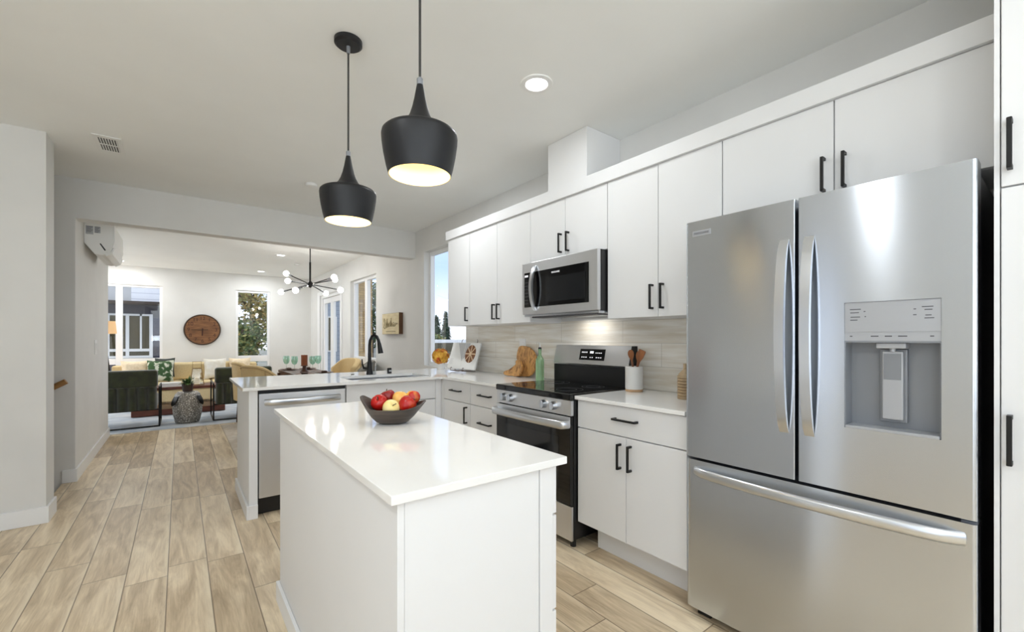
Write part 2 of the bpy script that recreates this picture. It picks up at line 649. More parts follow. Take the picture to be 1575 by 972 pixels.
def window(n, axis, a0, a1, z0, z1, c0, c1, muls=(), rails=(), fw=0.045):
    """frame between c0 and c1 in wall depth; muls/rails = (position, half width)"""
    b = MB()
    def bx(p0, p1, q0, q1):
        if axis == 'y':
            b.box(c0, c1, p0, p1, q0, q1, 0.004)
        else:
            b.box(p0, p1, c0, c1, q0, q1, 0.004)
    bx(a0, a0 + fw, z0, z1)
    bx(a1 - fw, a1, z0, z1)
    bx(a0 + fw, a1 - fw, z1 - fw, z1)
    bx(a0 + fw, a1 - fw, z0, z0 + fw)
    for q, h in muls:
        bx(q - h, q + h, z0 + fw, z1 - fw)
    xs = [a0 + fw] + [v for q, h in muls for v in (q - h, q + h)] + [a1 - fw]
    for q, h in rails:
        for i in range(0, len(xs), 2):
            bx(xs[i], xs[i + 1], q - h, q + h)
    f = b.make('window_%d' % n, M['trim'])
    f['kind'] = 'structure'
    cm = (c0 + c1) / 2
    g = MB()
    if axis == 'y':
        g.box(cm - 0.003, cm + 0.003, a0 + 0.01, a1 - 0.01, z0 + 0.01, z1 - 0.01)
    else:
        g.box(a0 + 0.01, a1 - 0.01, cm - 0.003, cm + 0.003, z0 + 0.01, z1 - 0.01)
    g.make('pane', M['pane'], f)
    return f
window(1, 'x', *W1, YB + 0.03, YB + 0.10, muls=[(-0.91, 0.05)], rails=[(0.80, 0.055)])
window(2, 'x', *W2, YB + 0.03, YB + 0.10, rails=[(0.80, 0.065)])
window(3, 'y', *DW3, XW + 0.06, XW + 0.12, muls=[(7.36, 0.055)], rails=[(0.86, 0.06)])
window(4, 'y', *KW, XW + 0.07, XW + 0.12)
window(5, 'y', -2.2, -0.2, 0.2, 2.3, -2.72, -2.65, rails=[(0.8, 0.05)])
window(8, 'y', 1.72, 2.14, 0.08, 2.1, -2.72, -2.65, fw=0.03)
window(6, 'x', -1.9, 1.9, 0.85, 2.2, -3.15, -3.08, muls=[(-0.65, 0.05), (0.65, 0.05)])
window(7, 'y', 8.0, 10.6, 0.4, 2.3, -3.16, -3.09, muls=[(9.3, 0.05)])
# glazed double patio door in the right wall of the living room
pdm = MB()
for a, b_ in ((8.62, 8.70), (10.02, 10.10)):
    pdm.box(XW + 0.01, XW + 0.12, a, b_, 0.001, 2.16, 0.004)
pdm.box(XW + 0.01, XW + 0.12, 8.70, 10.02, 2.10, 2.16, 0.004)
pd = pdm.make('door_1', M['trim'])
pd['kind'] = 'structure'
for a, b_ in ((8.705, 9.355), (9.365, 10.015)):
    l = MB()
    l.box(XW + 0.04, XW + 0.09, a, a + 0.10, 0.01, 2.095, 0.003)
    l.box(XW + 0.04, XW + 0.09, b_ - 0.10, b_, 0.01, 2.095, 0.003)
    l.box(XW + 0.04, XW + 0.09, a + 0.10, b_ - 0.10, 1.99, 2.095, 0.003)
    l.box(XW + 0.04, XW + 0.09, a + 0.10, b_ - 0.10, 0.01, 0.22, 0.003)
    lf = l.make('door_leaf', M['trim'], pd)
    MB().box(XW + 0.06, XW + 0.066, a + 0.095, b_ - 0.095, 0.21, 2.0).make('pane', M['pane'], lf)
struct('trim_1', MB().box(XW - 0.02, XW, 10.12, 10.30, 0, 2.25, 0.004).box(XW - 0.02, XW, 8.50, 8.60, 0, 2.25, 0.004).box(XW - 0.02, XW, 8.60, 10.12, 2.17, 2.25, 0.004), M['trim'])
struct('trim_2', MB().box(XW - 0.03, XW + 0.06, 6.70, 8.06, 0.395, 0.42, 0.003), M['trim'])

# ================================================================== cabinetry
def pull(parent, x, y, z, ln, vert, dx=-1, name='handle'):
    """square black bar pull standing off a front that faces -X (dx=-1) or +X"""
    b = MB()
    h = ln / 2
    t = 0.0055
    o = 0.030 * dx
    if vert:
        b.box(x + o - t, x + o + t, y - t, y + t, z - h, z + h, 0.0015, 1)
        for q in (-h + t, h - t):
            b.box(x, x + o, y - t, y + t, z + q - t, z + q + t)
    else:
        b.box(x + o - t, x + o + t, y - h, y + h, z - t, z + t, 0.0015, 1)
        for q in (-h + t, h - t):
            b.box(x, x + o, y + q - t, y + q + t, z - t, z + t)
    return b.make(name, M['black'], parent)
def front(parent, name, x0, x1, y0, y1, z0, z1):
    return MB().box(x0, x1, y0, y1, z0, z1, 0.0018).make(name, M['cab'], parent)
G = 0.002
CT, CTB = 0.905, 0.884             # counter top / underside
XD = 1.86                          # base fronts
# --- base cabinet between range and fridge
t = thing('base_cabinet', 'white two-door base cabinet with wide top drawer between range and refrigerator', 'cabinet', (2.1, 1.45, 0))
MB().box(XD + 0.021, XW - 0.012, 1.10, 1.795, 0.165, CTB).make('carcass', M['cab'], t)
d = front(t, 'drawer', XD, XD + 0.02, 1.10 + G, 1.793, 0.722, 0.878)
pull(d, XD, 1.445, 0.81, 0.15, False)
for a, b_, h in ((1.4485, 1.793, 1.482), (1.10 + G, 1.4455, 1.415)):
    d = front(t, 'door', XD, XD + 0.02, a, b_, 0.165, 0.716)
    pull(d, XD, h, 0.615, 0.135, True)
MB().box(1.975, 1.995, 1.10, 1.74, 0.001, 0.160).make('toe_kick', M['cab'], t)
# --- base cabinets left of range
t = thing('base_cabinet', 'narrow white three-drawer base cabinet left of the range', 'cabinet', (2.1, 2.76, 0))
MB().box(XD + 0.021, XW - 0.012, 2.555, 2.984, 0.165, CTB).make('carcass', M['cab'], t)
for z0, z1, hz in ((0.712, 0.878, 0.800), (0.442, 0.706, 0.585), (0.165, 0.436, 0.31)):
    d = front(t, 'drawer', XD, XD + 0.02, 2.556, 2.983, z0, z1)
    pull(d, XD, 2.76, hz, 0.16, False)
MB().box(1.975, 1.995, 2.556, 2.984, 0.001, 0.160).make('toe_kick', M['cab'], t)
t = thing('base_cabinet', 'white corner base cabinet with one drawer above one door beside the sink run', 'cabinet', (2.1, 3.2, 0))
MB().box(XD + 0.021, XW - 0.012, 2.987, 3.49, 0.165, CTB).make('carcass', M['cab'], t)
d = front(t, 'drawer', XD, XD + 0.02, 2.989, 3.42, 0.712, 0.878)
pull(d, XD, 3.20, 0.800, 0.16, False)
d = front(t, 'door', XD, XD + 0.02, 2.989, 3.42, 0.165, 0.706)
pull(d, XD, 3.035, 0.615, 0.135, True)
front(t, 'filler', XD, XD + 0.02, 3.424, 3.488, 0.165, 0.878)
MB().box(1.975, 1.995, 2.987, 3.48, 0.001, 0.160).make('toe_kick', M['cab'], t)
# --- sink base in the peninsula
YP = 3.47
t = thing('sink_base_cabinet', 'white sink base cabinet in the peninsula beside the dishwasher', 'cabinet', (1.43, 3.8, 0))
MB().box(1.03, 1.06, YP + 0.021, 4.02, 0.12, CTB - 0.002).box(1.80, 1.855, YP + 0.021, 4.02, 0.12, CTB - 0.002).box(1.06, 1.80, 4.0, 4.02, 0.12, CTB - 0.002).box(1.06, 1.80, YP + 0.021, 4.0, 0.12, 0.14).make('carcass', M['cab'], t)
front(t, 'false_front', 1.032, 1.80, YP, YP + 0.02, 0.712, 0.878)
for a, b_ in ((1.032, 1.4145), (1.4175, 1.80)):
    front(t, 'door', a, b_, YP, YP + 0.02, 0.12, 0.706)
front(t, 'filler', 1.803, 1.857, YP, YP + 0.02, 0.12, 0.878)
MB().box(1.03, 1.86, YP + 0.07, YP + 0.09, 0.001, 0.118).make('toe_kick', M['cab'], t)
# --- end panel and back panel of the peninsula
t = thing('peninsula_panel', 'white painted half wall wrapping the end and back of the peninsula', 'panel', (0.4, 3.9, 0))
MB().box(0.375, 0.428, YP - 0.02, 4.20, 0, CTB - 0.001, 0.002).make('end_panel', M['cab'], t)
MB().box(0.429, XW - 0.02, 4.08, 4.20, 0, CTB - 0.001).make('back_panel', M['cab'], t)
MB().box(0.360, 0.374, YP - 0.034, 4.21, 0.001, 0.095, 0.002).box(0.374, 0.428, YP - 0.034, YP - 0.021, 0.001, 0.095, 0.002).make('base_trim', M['trim'], t)

# --- worktops
ov = MB()
SX0, SX1, SY0, SY1 = 1.09, 1.79, 3.55, 3.93           # sink cut-out
YF, YK = 3.41, 4.40                                    # peninsula top front / back
ov.box(0.335, SX0, YF, YK, CTB, CT)
ov.box(SX0, SX1, YF, SY0, CTB, CT)
ov.box(SX0, SX1, SY1, YK, CTB, CT)
ov.box(SX1, 1.835, YF, YK, CTB, CT)
ov.box(1.835, XW - 0.012, 2.552, YK, CTB, CT)
bmesh.ops.remove_doubles(ov.bm, verts=ov.bm.verts, dist=1e-5)
tag(ov.make('countertop', M['quartz']), 'white quartz worktop running from the range round the sink peninsula', 'countertop')
tag(MB().box(1.835, XW - 0.012, 1.098, 1.797, CTB, CT, 0.0025).make('countertop', M['quartz']), 'short white quartz worktop between range and refrigerator', 'countertop')

# --- island
t = thing('kitchen_island', 'white panelled kitchen island cabinet in the foreground', 'island', (0.6, 1.6, 0))
MB().box(0.395, 0.838, 0.925, 2.30, 0.0, CTB - 0.001).make('carcass', M['cab_in'], t)
MB().box(0.377, 0.394, 0.905, 2.30, 0.0, CTB - 0.001, 0.002).make('side_panel', M['cab'], t)
MB().box(0.3945, 0.788, 0.907, 0.924, 0.0, CTB - 0.001, 0.002).make('end_panel', M['cab'], t)
MB().box(0.790, 0.838, 0.905, 0.924, 0.0, CTB - 0.001, 0.002).make('corner_stile', M['cab'], t)
MB().box(0.362, 0.376, 0.90, 2.315, 0.001, 0.09, 0.002).box(0.376, 0.82, 2.301, 2.315, 0.001, 0.09, 0.002).make('base_trim', M['trim'], t)
for k in range(3):
    y0 = 0.91 + k * 0.463
    for z0, z1, hz in ((0.742, 0.878, 0.81), (0.47, 0.736, 0.60), (0.12, 0.464, 0.30)):
        d = front(t, 'drawer', 0.8385, 0.856, y0, y0 + 0.46, z0, z1)
        if k > 0:
            pull(d, 0.856, y0 + 0.23, hz, 0.15, False, dx=1)
tag(MB().box(0.355, 0.875, 0.885, 2.33, CTB, CT, 0.0025).make('island_countertop', M['quartz']), 'polished white quartz island top holding the fruit bowl', 'countertop')

# --- wall cabinets
XU = 2.12
UB, UT = 1.363, 2.212
def upper(label, y0, y1, z0, doors, hz, hl):
    t = thing('wall_cabinet', label, 'cabinet', (2.3, (y0 + y1) / 2, z0), 0, 'white wall cabinets along the right wall')
    MB().box(XU + 0.021, XW - 0.001, y0 + 0.0008, y1 - 0.0008, z0, UT).make('carcass', M['cab'], t)
    for a, b_, hy in doors:
        d = front(t, 'door', XU, XU + 0.02, a + 0.0022, b_ - 0.0022, z0, UT)
        pull(d, XU, hy, hz, hl, True)
    return t
upper('single-door white wall cabinet nearest the window', 3.417, 3.82, UB, [(3.417, 3.82, 3.448)], 1.465, 0.13)
upper('two-door white wall cabinet above the cutting board left of the microwave', 2.541, 3.416, UB, [(2.979, 3.416, 3.012), (2.541, 2.979, 2.945)], 1.465, 0.13)
upper('short two-door white wall cabinet directly above the microwave', 1.792, 2.540, 1.80, [(2.166, 2.540, 2.203), (1.792, 2.166, 2.130)], 1.905, 0.135)
upper('tall two-door white wall cabinet between microwave and refrigerator', 1.069, 1.791, UB, [(1.430, 1.791, 1.464), (1.069, 1.430, 1.397)], 1.475, 0.14)
upper('wide two-door white wall cabinet above the refrigerator', 0.156, 1.068, 1.805, [(0.609, 1.068, 0.643), (0.156, 0.609, 0.572)], 1.915, 0.14)
tag(MB().box(2.102, 2.13, 0.156, 3.838, UT + 0.002, 2.297, 0.002).box(2.13, XW - 0.001, 3.82, 3.838, UT + 0.002, 2.297).box(2.13, XW - 0.001, 0.156, 3.82, UT + 0.002, UT + 0.012).make('crown_board', M['cab']), 'flat white crown board capping the row of wall cabinets', 'trim')
tag(MB().box(2.110, XW - 0.001, 1.955, 2.33, 2.298, CEIL - 0.001, 0.002).make('vent_chase', M['cab']), 'white boxed vent chase rising above the microwave cabinets to the ceiling', 'duct cover')
# --- tall pantry at the right edge
t = thing('pantry_cabinet', 'tall white pantry cabinet right of the refrigerator', 'cabinet', (2.1, -0.2, 0))
MB().box(1.881, XW - 0.001, -0.45, 0.150, 0.1, 2.60).make('carcass', M['cab'], t)
for z0, z1, hz in ((1.672, 2.598, 1.785), (0.105, 1.667, 0.955)):
    d = front(t, 'door', 1.86, 1.88, -0.30, 0.136, z0, z1)
    pull(d, 1.86, 0.119, hz, 0.14, True)
MB().box(1.862, 1.88, 0.139, 0.150, 0.1, 2.598).make('stile', M['cab'], t)
MB().box(1.95, 1.97, -0.45, 0.15, 0.001, 0.098).make('toe_kick', M['cab'], t)

# ================================================================== appliances
# --- refrigerator
XF = 1.815
def door_poly(y0, y1, r0, r1, x0=XF, x1=1.888):
    """plan outline of a door: flat front, rounded front corners"""
    pts = [(x1, y0)]
    n = 6
    for k in range(n + 1):
        a = PI / 2 * k / n
        pts.append((x0 + r0 * (1 - math.sin(a)), y0 + r0 * (1 - math.cos(a))))
    for k in range(n + 1):
        a = PI / 2 * k / n
        pts.append((x0 + r1 * (1 - math.cos(a)), y1 - r1 * (1 - math.sin(a))))
    pts.append((x1, y1))
    return pts
t = thing('refrigerator', 'large stainless steel french-door refrigerator with bottom freezer', 'refrigerator', (2.1, 0.63, 0))
MB().box(1.900, XW - 0.02, 0.185, 1.075, 0.05, 1.745, 0.004).make('body', M['steel_dark'], t)
MB().box(1.89, 1.90, 0.20, 1.06, 0.06, 1.73).make('gasket', M['black_plastic'], t)
dl = MB().prism(door_poly(0.643, 1.085, 0.004, 0.018), 'z', 0.714, 1.758).make('door', M['steel'], t)
HY0, HY1, HZ0, HZ1 = 0.252, 0.492, 0.935, 1.362        # dispenser opening
b = MB()
b.prism(door_poly(HY1, 0.632, 0.0001, 0.004), 'z', 0.714, 1.758)
b.prism(door_poly(0.178, HY0, 0.010, 0.0001), 'z', 0.714, 1.758)
b.box(XF, 1.888, HY0, HY1, 0.714, HZ0)
b.box(XF, 1.888, HY0, HY1, HZ1, 1.758)
dr = b.make('door', M['steel'], t)
fz = MB().prism(door_poly(0.178, 1.085, 0.010, 0.030), 'z', 0.045, 0.702).make('freezer_drawer', M['steel'], t)
def bow(pts_fn, n=18):
    return [pts_fn(i / n) for i in range(n + 1)]
def bow_handle(name, parent, y, z0, z1, x, out, w, th):
    b = MB()
    n = 20
    prof = []
    for i in range(n + 1):
        u = i / n
        prof.append((x - out * math.sin(PI * u) ** 0.55, z0 + (z1 - z0) * u))
    outer = [(px, pz) for px, pz in prof]
    inner = [(min(px + th * (0.6 + 0.4 * math.sin(PI * i / n)), x + 0.001), pz) for i, (px, pz) in enumerate(prof)]
    for i in range(n):
        q = [outer[i], outer[i + 1], inner[i + 1], inner[i]]
        A = [b.bm.verts.new((p[0], y - w / 2, p[1])) for p in q]
        B = [b.bm.verts.new((p[0], y + w / 2, p[1])) for p in q]
        for k in range(4):
            if (i > 0 and k == 3) or (i < n - 1 and k == 1):
                continue
            b.bm.faces.new((A[k], A[(k + 1) % 4], B[(k + 1) % 4], B[k]))
        b.bm.faces.new(A[::-1])
        b.bm.faces.new(B)
    bmesh.ops.remove_doubles(b.bm, verts=b.bm.verts, dist=1e-5)
    bmesh.ops.recalc_face_normals(b.bm, faces=b.bm.faces)
    return b.make(name, M['steel_handle'], parent, angle=50)
bow_handle('handle', dl, 0.679, 0.885, 1.612, XF, 0.055, 0.032, 0.018)
bow_handle('handle', dr, 0.596, 0.885, 1.612, XF, 0.055, 0.032, 0.018)
b = MB()
fp = [(XF + 0.004, 1.035, 0.655)] + [(XF - 0.05 * math.sin(PI * u) ** 0.5, 1.035 - 0.83 * u, 0.655) for u in [k / 20 for k in range(1, 20)]] + [(XF + 0.004, 0.205, 0.655)]
b.tube(fp, 0.021, 10, flat=0.55, up=(0, 0, 1))
b.make('handle', M['steel_handle'], fz, angle=60)
# dispenser
dp = MB().box(XF + 0.005, 1.86, HY0, HY1, 1.232, HZ1).make('dispenser_panel', M['grey_light'], dr)
dp['label'] = 'light grey touch panel'
MB().box(XF + 0.003, XF + 0.0051, HY0 + 0.001, HY1 - 0.001, 1.262, HZ1 - 0.002).make('touch_plate', M['grey_light'], dp)
for y, z, wd in ((0.462, 1.338, 0.030), (0.464, 1.327, 0.024), (0.462, 1.312, 0.026), (0.466, 1.302, 0.020), (0.283, 1.338, 0.026), (0.281, 1.329, 0.018), (0.281, 1.312, 0.014), (0.279, 1.303, 0.022),
                 (0.437, 1.330, 0.005), (0.435, 1.313, 0.004), (0.312, 1.332, 0.006), (0.312, 1.314, 0.008)):
    MB().box(XF + 0.0025, XF + 0.0032, y - wd / 2, y + wd / 2, z - 0.0014, z + 0.0014).make('panel_marking', M['ink'], dp)
for y, wd in ((0.474, 0.007), (0.411, 0.020), (0.376, 0.018), (0.341, 0.022), (0.273, 0.009)):
    MB().box(XF + 0.0045, XF + 0.0052, y - wd / 2, y + wd / 2, 1.2455, 1.2490).make('panel_marking', M['ink'], dp)
cv = MB()
cv.box(1.884, 1.8875, HY0, HY1, HZ0, 1.232)
cv.box(XF + 0.004, 1.884, HY0, HY0 + 0.003, HZ0, 1.232)
cv.box(XF + 0.004, 1.884, HY1 - 0.003, HY1, HZ0, 1.232)
cv.box(XF + 0.004, 1.884, HY0 + 0.003, HY1 - 0.003, 1.226, 1.232)
cv.make('dispenser_recess', M['grey_plastic'], dr)
MB().box(XF - 0.004, 1.884, HY0 + 0.004, HY1 - 0.004, HZ0, HZ0 + 0.010, 0.002).make('drip_tray', M['grey_light'], dr)
MB().box(1.862, 1.883, 0.337, 0.407, 0.965, 1.205, 0.004).make('paddle_frame', M['grey_plastic'], dr)
pdl = MB().box(1.850, 1.861, 0.345, 0.399, 0.974, 1.198, 0.005).make('dispenser_paddle', M['grey_light'], dr)
MB().box(1.8485, 1.8505, 0.350, 0.394, 1.105, 1.190, 0.0005).make('paddle_inset', M['grey_plastic'], pdl)
MB().box(1.83, 1.88, 0.335, 0.41, 1.207, 1.2255, 0.003).cyl((1.852, 0.372, 1.207), (1.852, 0.372, 1.197), 0.008).make('nozzle', M['grey_light'], dr)
bd = MB().box(XF - 0.0025, XF + 0.001, 0.965, 1.047, 1.690, 1.714, 0.001).make('badge', M['grey_light'], dl)
lettering('badge_lettering', 'FRIGIDAIRE', 0.0135, (XF - 0.0028, 1.006, 1.702), FACE_MX, M['ink'], bd)
for y0, y1 in ((0.188, 0.225), (1.03, 1.07)):
    MB().box(1.905, 1.985, y0, y1, 1.7455, 1.764, 0.004).make('hinge_cover', M['black_plastic'], t)
MB().box(1.85, 1.888, 0.182, 0.215, 0.703, 0.713).make('hinge', M['grey_light'], t)
for y in (0.24, 1.02):
    MB().box(1.86, 1.93, y - 0.03, y + 0.03, 0.0, 0.0445, 0.003).box(1.902, 1.93, y - 0.03, y + 0.03, 0.0445, 0.05).make('foot', M['black_plastic'], t)
    MB().cyl((2.38, y, 0.0), (2.38, y, 0.052), 0.022).make('foot', M['black_plastic'], t)

# --- range
t = thing('range', 'stainless steel electric range with black glass cooktop', 'range', (2.1, 2.17, 0))
RY0, RY1 = 1.801, 2.547
MB().box(1.835, 2.425, RY0, RY1, 0.055, 0.874).make('body', M['black_plastic'], t)
MB().box(1.800, 2.352, RY0, RY1, 0.875, 0.915, 0.008, 3).make('cooktop', M['black_glass'], t)
burner = M['ink']
for x, y, r in ((1.96, 2.36, 0.085), (1.96, 1.99, 0.105), (2.21, 2.36, 0.105), (2.21, 1.99, 0.075)):
    b = MB()
    for rr in (r, r * 0.62):
        b.tube([(x + rr * math.cos(2 * PI * k / 40), y + rr * math.sin(2 * PI * k / 40), 0.9152) for k in range(41)], 0.0006, 4)
    b.make('burner_ring', burner, t)
MB().prism([(1.812, 0.786), (1.812, 0.874), (1.834, 0.874), (1.834, 0.786)], 'y', RY0 + 0.002, RY1 - 0.002).make('control_panel', M['steel_light'], t)
for y in (2.455, 2.375, 2.035, 1.945):
    k = MB().cyl((1.812, y, 0.832), (1.780, y, 0.832), 0.027, 0.024, 24).make('knob', M['steel_handle'], t)
    MB().box(1.768, 1.781, y - 0.005, y + 0.005, 0.810, 0.854, 0.002).make('knob_grip', M['steel_handle'], k)
od = MB().box(1.806, 1.834, RY0 + 0.002, RY1 - 0.002, 0.262, 0.780, 0.004).make('oven_door', M['black_glass'], t)
MB().box(1.8045, 1.8065, RY0 + 0.10, RY1 - 0.10, 0.34, 0.655).make('oven_window', M['oven_window'], od)
MB().box(1.8035, 1.8065, RY0 + 0.002, RY1 - 0.002, 0.725, 0.780, 0.001).make('door_top_band', M['steel_light'], od)
b = MB()
b.tube([(1.808, RY1 - 0.012, 0.735), (1.770, RY1 - 0.020, 0.735)] + [(1.758 - 0.012 * math.sin(PI * u), RY1 - 0.03 - (RY1 - RY0 - 0.06) * u, 0.735) for u in [k / 14 for k in range(15)]] + [(1.770, RY0 + 0.020, 0.735), (1.808, RY0 + 0.012, 0.735)], 0.024, 10, flat=0.5, up=(0, 0, 1))
b.make('door_handle', M['steel_handle'], od, angle=60)
MB().box(1.818, 1.834, RY0 + 0.002, RY1 - 0.002, 0.050, 0.252, 0.003).make('warming_drawer', M['steel_light'], t)
for x in (1.87, 2.38):
    for y in (RY0 + 0.04, RY1 - 0.04):
        MB().cyl((x, y, 0.0), (x, y, 0.056), 0.018).make('foot', M['black_plastic'], t)
bgp = [(2.375, 1.040), (2.365, 1.052), (2.398, 1.188), (2.437, 1.188), (2.437, 1.040)]
MB().prism(bgp, 'y', RY0 + 0.018, RY1 - 0.001).make('backguard', M['steel_light'], t)
MB().prism(bgp, 'y', RY0, RY0 + 0.017).make('backguard_cap', M['black_plastic'], t)
MB().box(2.372, 2.437, RY0, RY1, 0.876, 1.039, 0.002).make('backguard_base', M['black_plastic'], t)
# slanted display glass, flush on the backguard face
def on_guard(v):         # x on the slanted face at height v
    return 2.365 + (v - 1.052) * (2.398 - 2.365) / (1.188 - 1.052)
MB().prism([(on_guard(1.082) - 0.002, 1.082), (on_guard(1.162) - 0.002, 1.162), (on_guard(1.162) + 0.004, 1.162), (on_guard(1.082) + 0.004, 1.082)], 'y', 2.035, 2.275).make('display_panel', M['black_glass'], t)
dspl = t.children[-1]
def guard_mark(y0, y1, z0, z1):
    MB().prism([(on_guard(z0) - 0.0026, z0), (on_guard(z1) - 0.0026, z1), (on_guard(z1) - 0.0019, z1), (on_guard(z0) - 0.0019, z0)], 'y', y0, y1).make('display_marking', M['white_ink'], dspl)
guard_mark(2.142, 2.176, 1.131, 1.147)
for i in range(4):
    guard_mark(2.203 + i * 0.015, 2.212 + i * 0.015, 1.134, 1.143)
    guard_mark(2.065 + i * 0.016, 2.075 + i * 0.016, 1.132, 1.138)
for i in range(10):
    if i not in (3, 6):
        guard_mark(2.062 + i * 0.020, 2.074 + i * 0.020, 1.099, 1.105)

# --- over-the-range microwave
XM = 2.035
t = thing('microwave', 'stainless over-the-range microwave mounted below the short wall cabinet', 'microwave', (2.2, 2.16, 1.40))
MB().box(XM + 0.032, XW - 0.012, 1.798, 2.535, 1.415, 1.794).make('body', M['black_plastic'], t)
md = MB().box(XM, XM + 0.031, 1.798, 2.535, 1.415, 1.794, 0.004).make('door', M['steel_light'], t)
gl = MB().box(XM - 0.002, XM + 0.002, 1.868, 2.507, 1.468, 1.722).make('door_glass', M['black_glass'], md)
MB().box(XM - 0.0035, XM - 0.001, 1.895, 2.27, 1.495, 1.665).make('viewing_window', M['oven_window'], gl)
lettering('badge_lettering', 'FRIGIDAIRE', 0.016, (XM - 0.0026, 2.17, 1.694), FACE_MX, M['white_ink'], gl)
MB().box(XM - 0.0036, XM - 0.001, 2.462, 2.500, 1.690, 1.704).make('clock_display', M['white_ink'], gl)
for r in range(7):
    for c in range(3):
        MB().box(XM - 0.0030, XM - 0.001, 2.462 + c * 0.014, 2.471 + c * 0.014, 1.492 + r * 0.026, 1.497 + r * 0.026).make('keypad_marking', M['ink'], gl)
bow_handle('handle', md, 2.385, 1.440, 1.765, XM, 0.050, 0.030, 0.016)
MB().box(XM + 0.02, XW - 0.02, 1.802, 2.531, 1.400, 1.414, 0.002).make('vent_base', M['steel'], t)
MB().box(XM + 0.05, 2.2, 1.85, 2.48, 1.392, 1.3995).make('grease_filter', M['ink'], t)

l = D.lights.new('task_light', 'AREA')
l.shape = 'RECTANGLE'
l.size = 0.10
l.size_y = 0.25
l.energy = 0.6
l.color = (1.0, 0.98, 0.95)
o = D.objects.new('task_light', l)
COL.objects.link(o)
o.parent = t
o.location = (0.13, 0.0, -0.012)

# --- dishwasher
t = thing('dishwasher', 'stainless steel dishwasher built into the peninsula end', 'dishwasher', (0.73, 3.7, 0))
MB().box(0.437, 1.022, YP + 0.026, 4.05, 0.10, CTB - 0.006).make('tub', M['black_plastic'], t)
dd = MB().box(0.437, 1.022, YP - 0.004, YP + 0.025, 0.125, 0.852, 0.004).make('door', M['steel_light'], t)
MB().box(0.437, 1.022, YP + 0.004, YP + 0.025, 0.853, 0.878).make('control_strip', M['black_plastic'], t)
b = MB()
b.tube([(0.475, YP - 0.002, 0.792)] + [(0.478 + 0.50 * u, YP - 0.010 - 0.038 * math.sin(PI * u) ** 0.5, 0.792) for u in [k / 18 for k in range(1, 18)]] + [(0.981, YP - 0.002, 0.792)], 0.024, 10, flat=0.45, up=(0, 0, 1))
b.make('handle', M['steel_handle'], dd, angle=60)
MB().box(0.437, 1.022, YP + 0.045, YP + 0.06, 0.004, 0.10).make('toe_panel', M['black_plastic'], t)
for x in (0.48, 0.98):
    MB().cyl((x, 3.9, 0), (x, 3.9, 0.10), 0.015).make('foot', M['black_plastic'], t)

# --- sink, faucet and the two small deck fittings
t = thing('kitchen_sink', 'stainless undermount sink set in the peninsula worktop', 'sink', (1.43, 3.74, 0.68))
b = MB()
b.box(SX0 - 0.004, SX1 + 0.004, SY0 - 0.004, SY0 - 0.002, 0.68, CTB - 0.001)
b.box(SX0 - 0.004, SX1 + 0.004, SY1 + 0.002, SY1 + 0.004, 0.68, CTB - 0.001)
b.box(SX0 - 0.004, SX0 - 0.002, SY0 - 0.002, SY1 + 0.002, 0.68, CTB - 0.001)
b.box(SX1 + 0.002, SX1 + 0.004, SY0 - 0.002, SY1 + 0.002, 0.68, CTB - 0.001)
b.box(SX0 - 0.004, SX1 + 0.004, SY0 - 0.004, SY1 + 0.004, 0.674, 0.68)
b.make('basin', M['steel_handle'], t)
MB().box(1.455, 1.475, SY0 - 0.001, SY1 + 0.001, 0.681, 0.862, 0.004).make('divider', M['steel_handle'], t)
MB().cyl((1.28, 3.76, 0.6805), (1.28, 3.76, 0.684), 0.04).make('strainer', M['steel_handle'], t)
FXc, FYc = 1.405, 4.02
t = thing('faucet', 'matte black pull-down gooseneck faucet behind the sink', 'faucet', (FXc, FYc, CT))
MB().lathe([(0.0, 0.0), (0.030, 0.0), (0.030, 0.012), (0.024, 0.05), (0.022, 0.10), (0.0165, 0.13), (0.0155, 0.20), (0.0, 0.20)], (FXc, FYc, CT + 0.0005), 20).make('body', M['black'], t)
ux, uy = 0.50, -0.866
sp_ = [(0, 0.19), (0, 0.27), (0.006, 0.315), (0.026, 0.352), (0.055, 0.366), (0.084, 0.352), (0.102, 0.318), (0.110, 0.29)]
MB().tube([(FXc + ux * r, FYc + uy * r, CT + z) for r, z in sp_], [0.015, 0.014, 0.0135, 0.013, 0.013, 0.013, 0.014, 0.0155], 12).make('spout', M['black'], t)
MB().tube([(FXc + ux * 0.110, FYc + uy * 0.110, CT + 0.291), (FXc + ux * 0.121, FYc + uy * 0.121, CT + 0.235), (FXc + ux * 0.128, FYc + uy * 0.128, CT + 0.198)], [0.0165, 0.021, 0.024], 14).make('spray_head', M['black'], t)
MB().tube([(FXc - 0.018, FYc - 0.004, CT + 0.055), (FXc - 0.060, FYc - 0.012, CT + 0.062)], 0.012, 10).tube([(FXc - 0.058, FYc - 0.012, CT + 0.060), (FXc - 0.072, FYc - 0.014, CT + 0.095), (FXc - 0.076, FYc - 0.014, CT + 0.145)], [0.010, 0.007, 0.005], 8).make('lever', M['black'], t)
t = thing('air_gap', 'small black air gap cap standing right of the faucet', 'sink fitting', (1.60, 4.03, CT))
MB().lathe([(0, 0.0005), (0.021, 0.0005), (0.021, 0.045), (0.018, 0.052), (0, 0.052)], (1.60, 4.03, CT), 18).make('cap', M['black'], t)
MB().box(1.588, 1.612, 4.005, 4.012, CT + 0.018, CT + 0.034).make('slot', M['grey_light'], t)
t = thing('air_switch', 'low black disposal switch button left of the faucet', 'sink fitting', (1.24, 3.99, CT))
MB().lathe([(0, 0.0005), (0.022, 0.0005), (0.022, 0.006), (0, 0.006)], (1.24, 3.99, CT), 18).make('rim', M['white_plastic'], t)
MB().lathe([(0, 0.006), (0.016, 0.006), (0.014, 0.013), (0, 0.013)], (1.24, 3.99, CT), 18).make('button', M['black'], t)

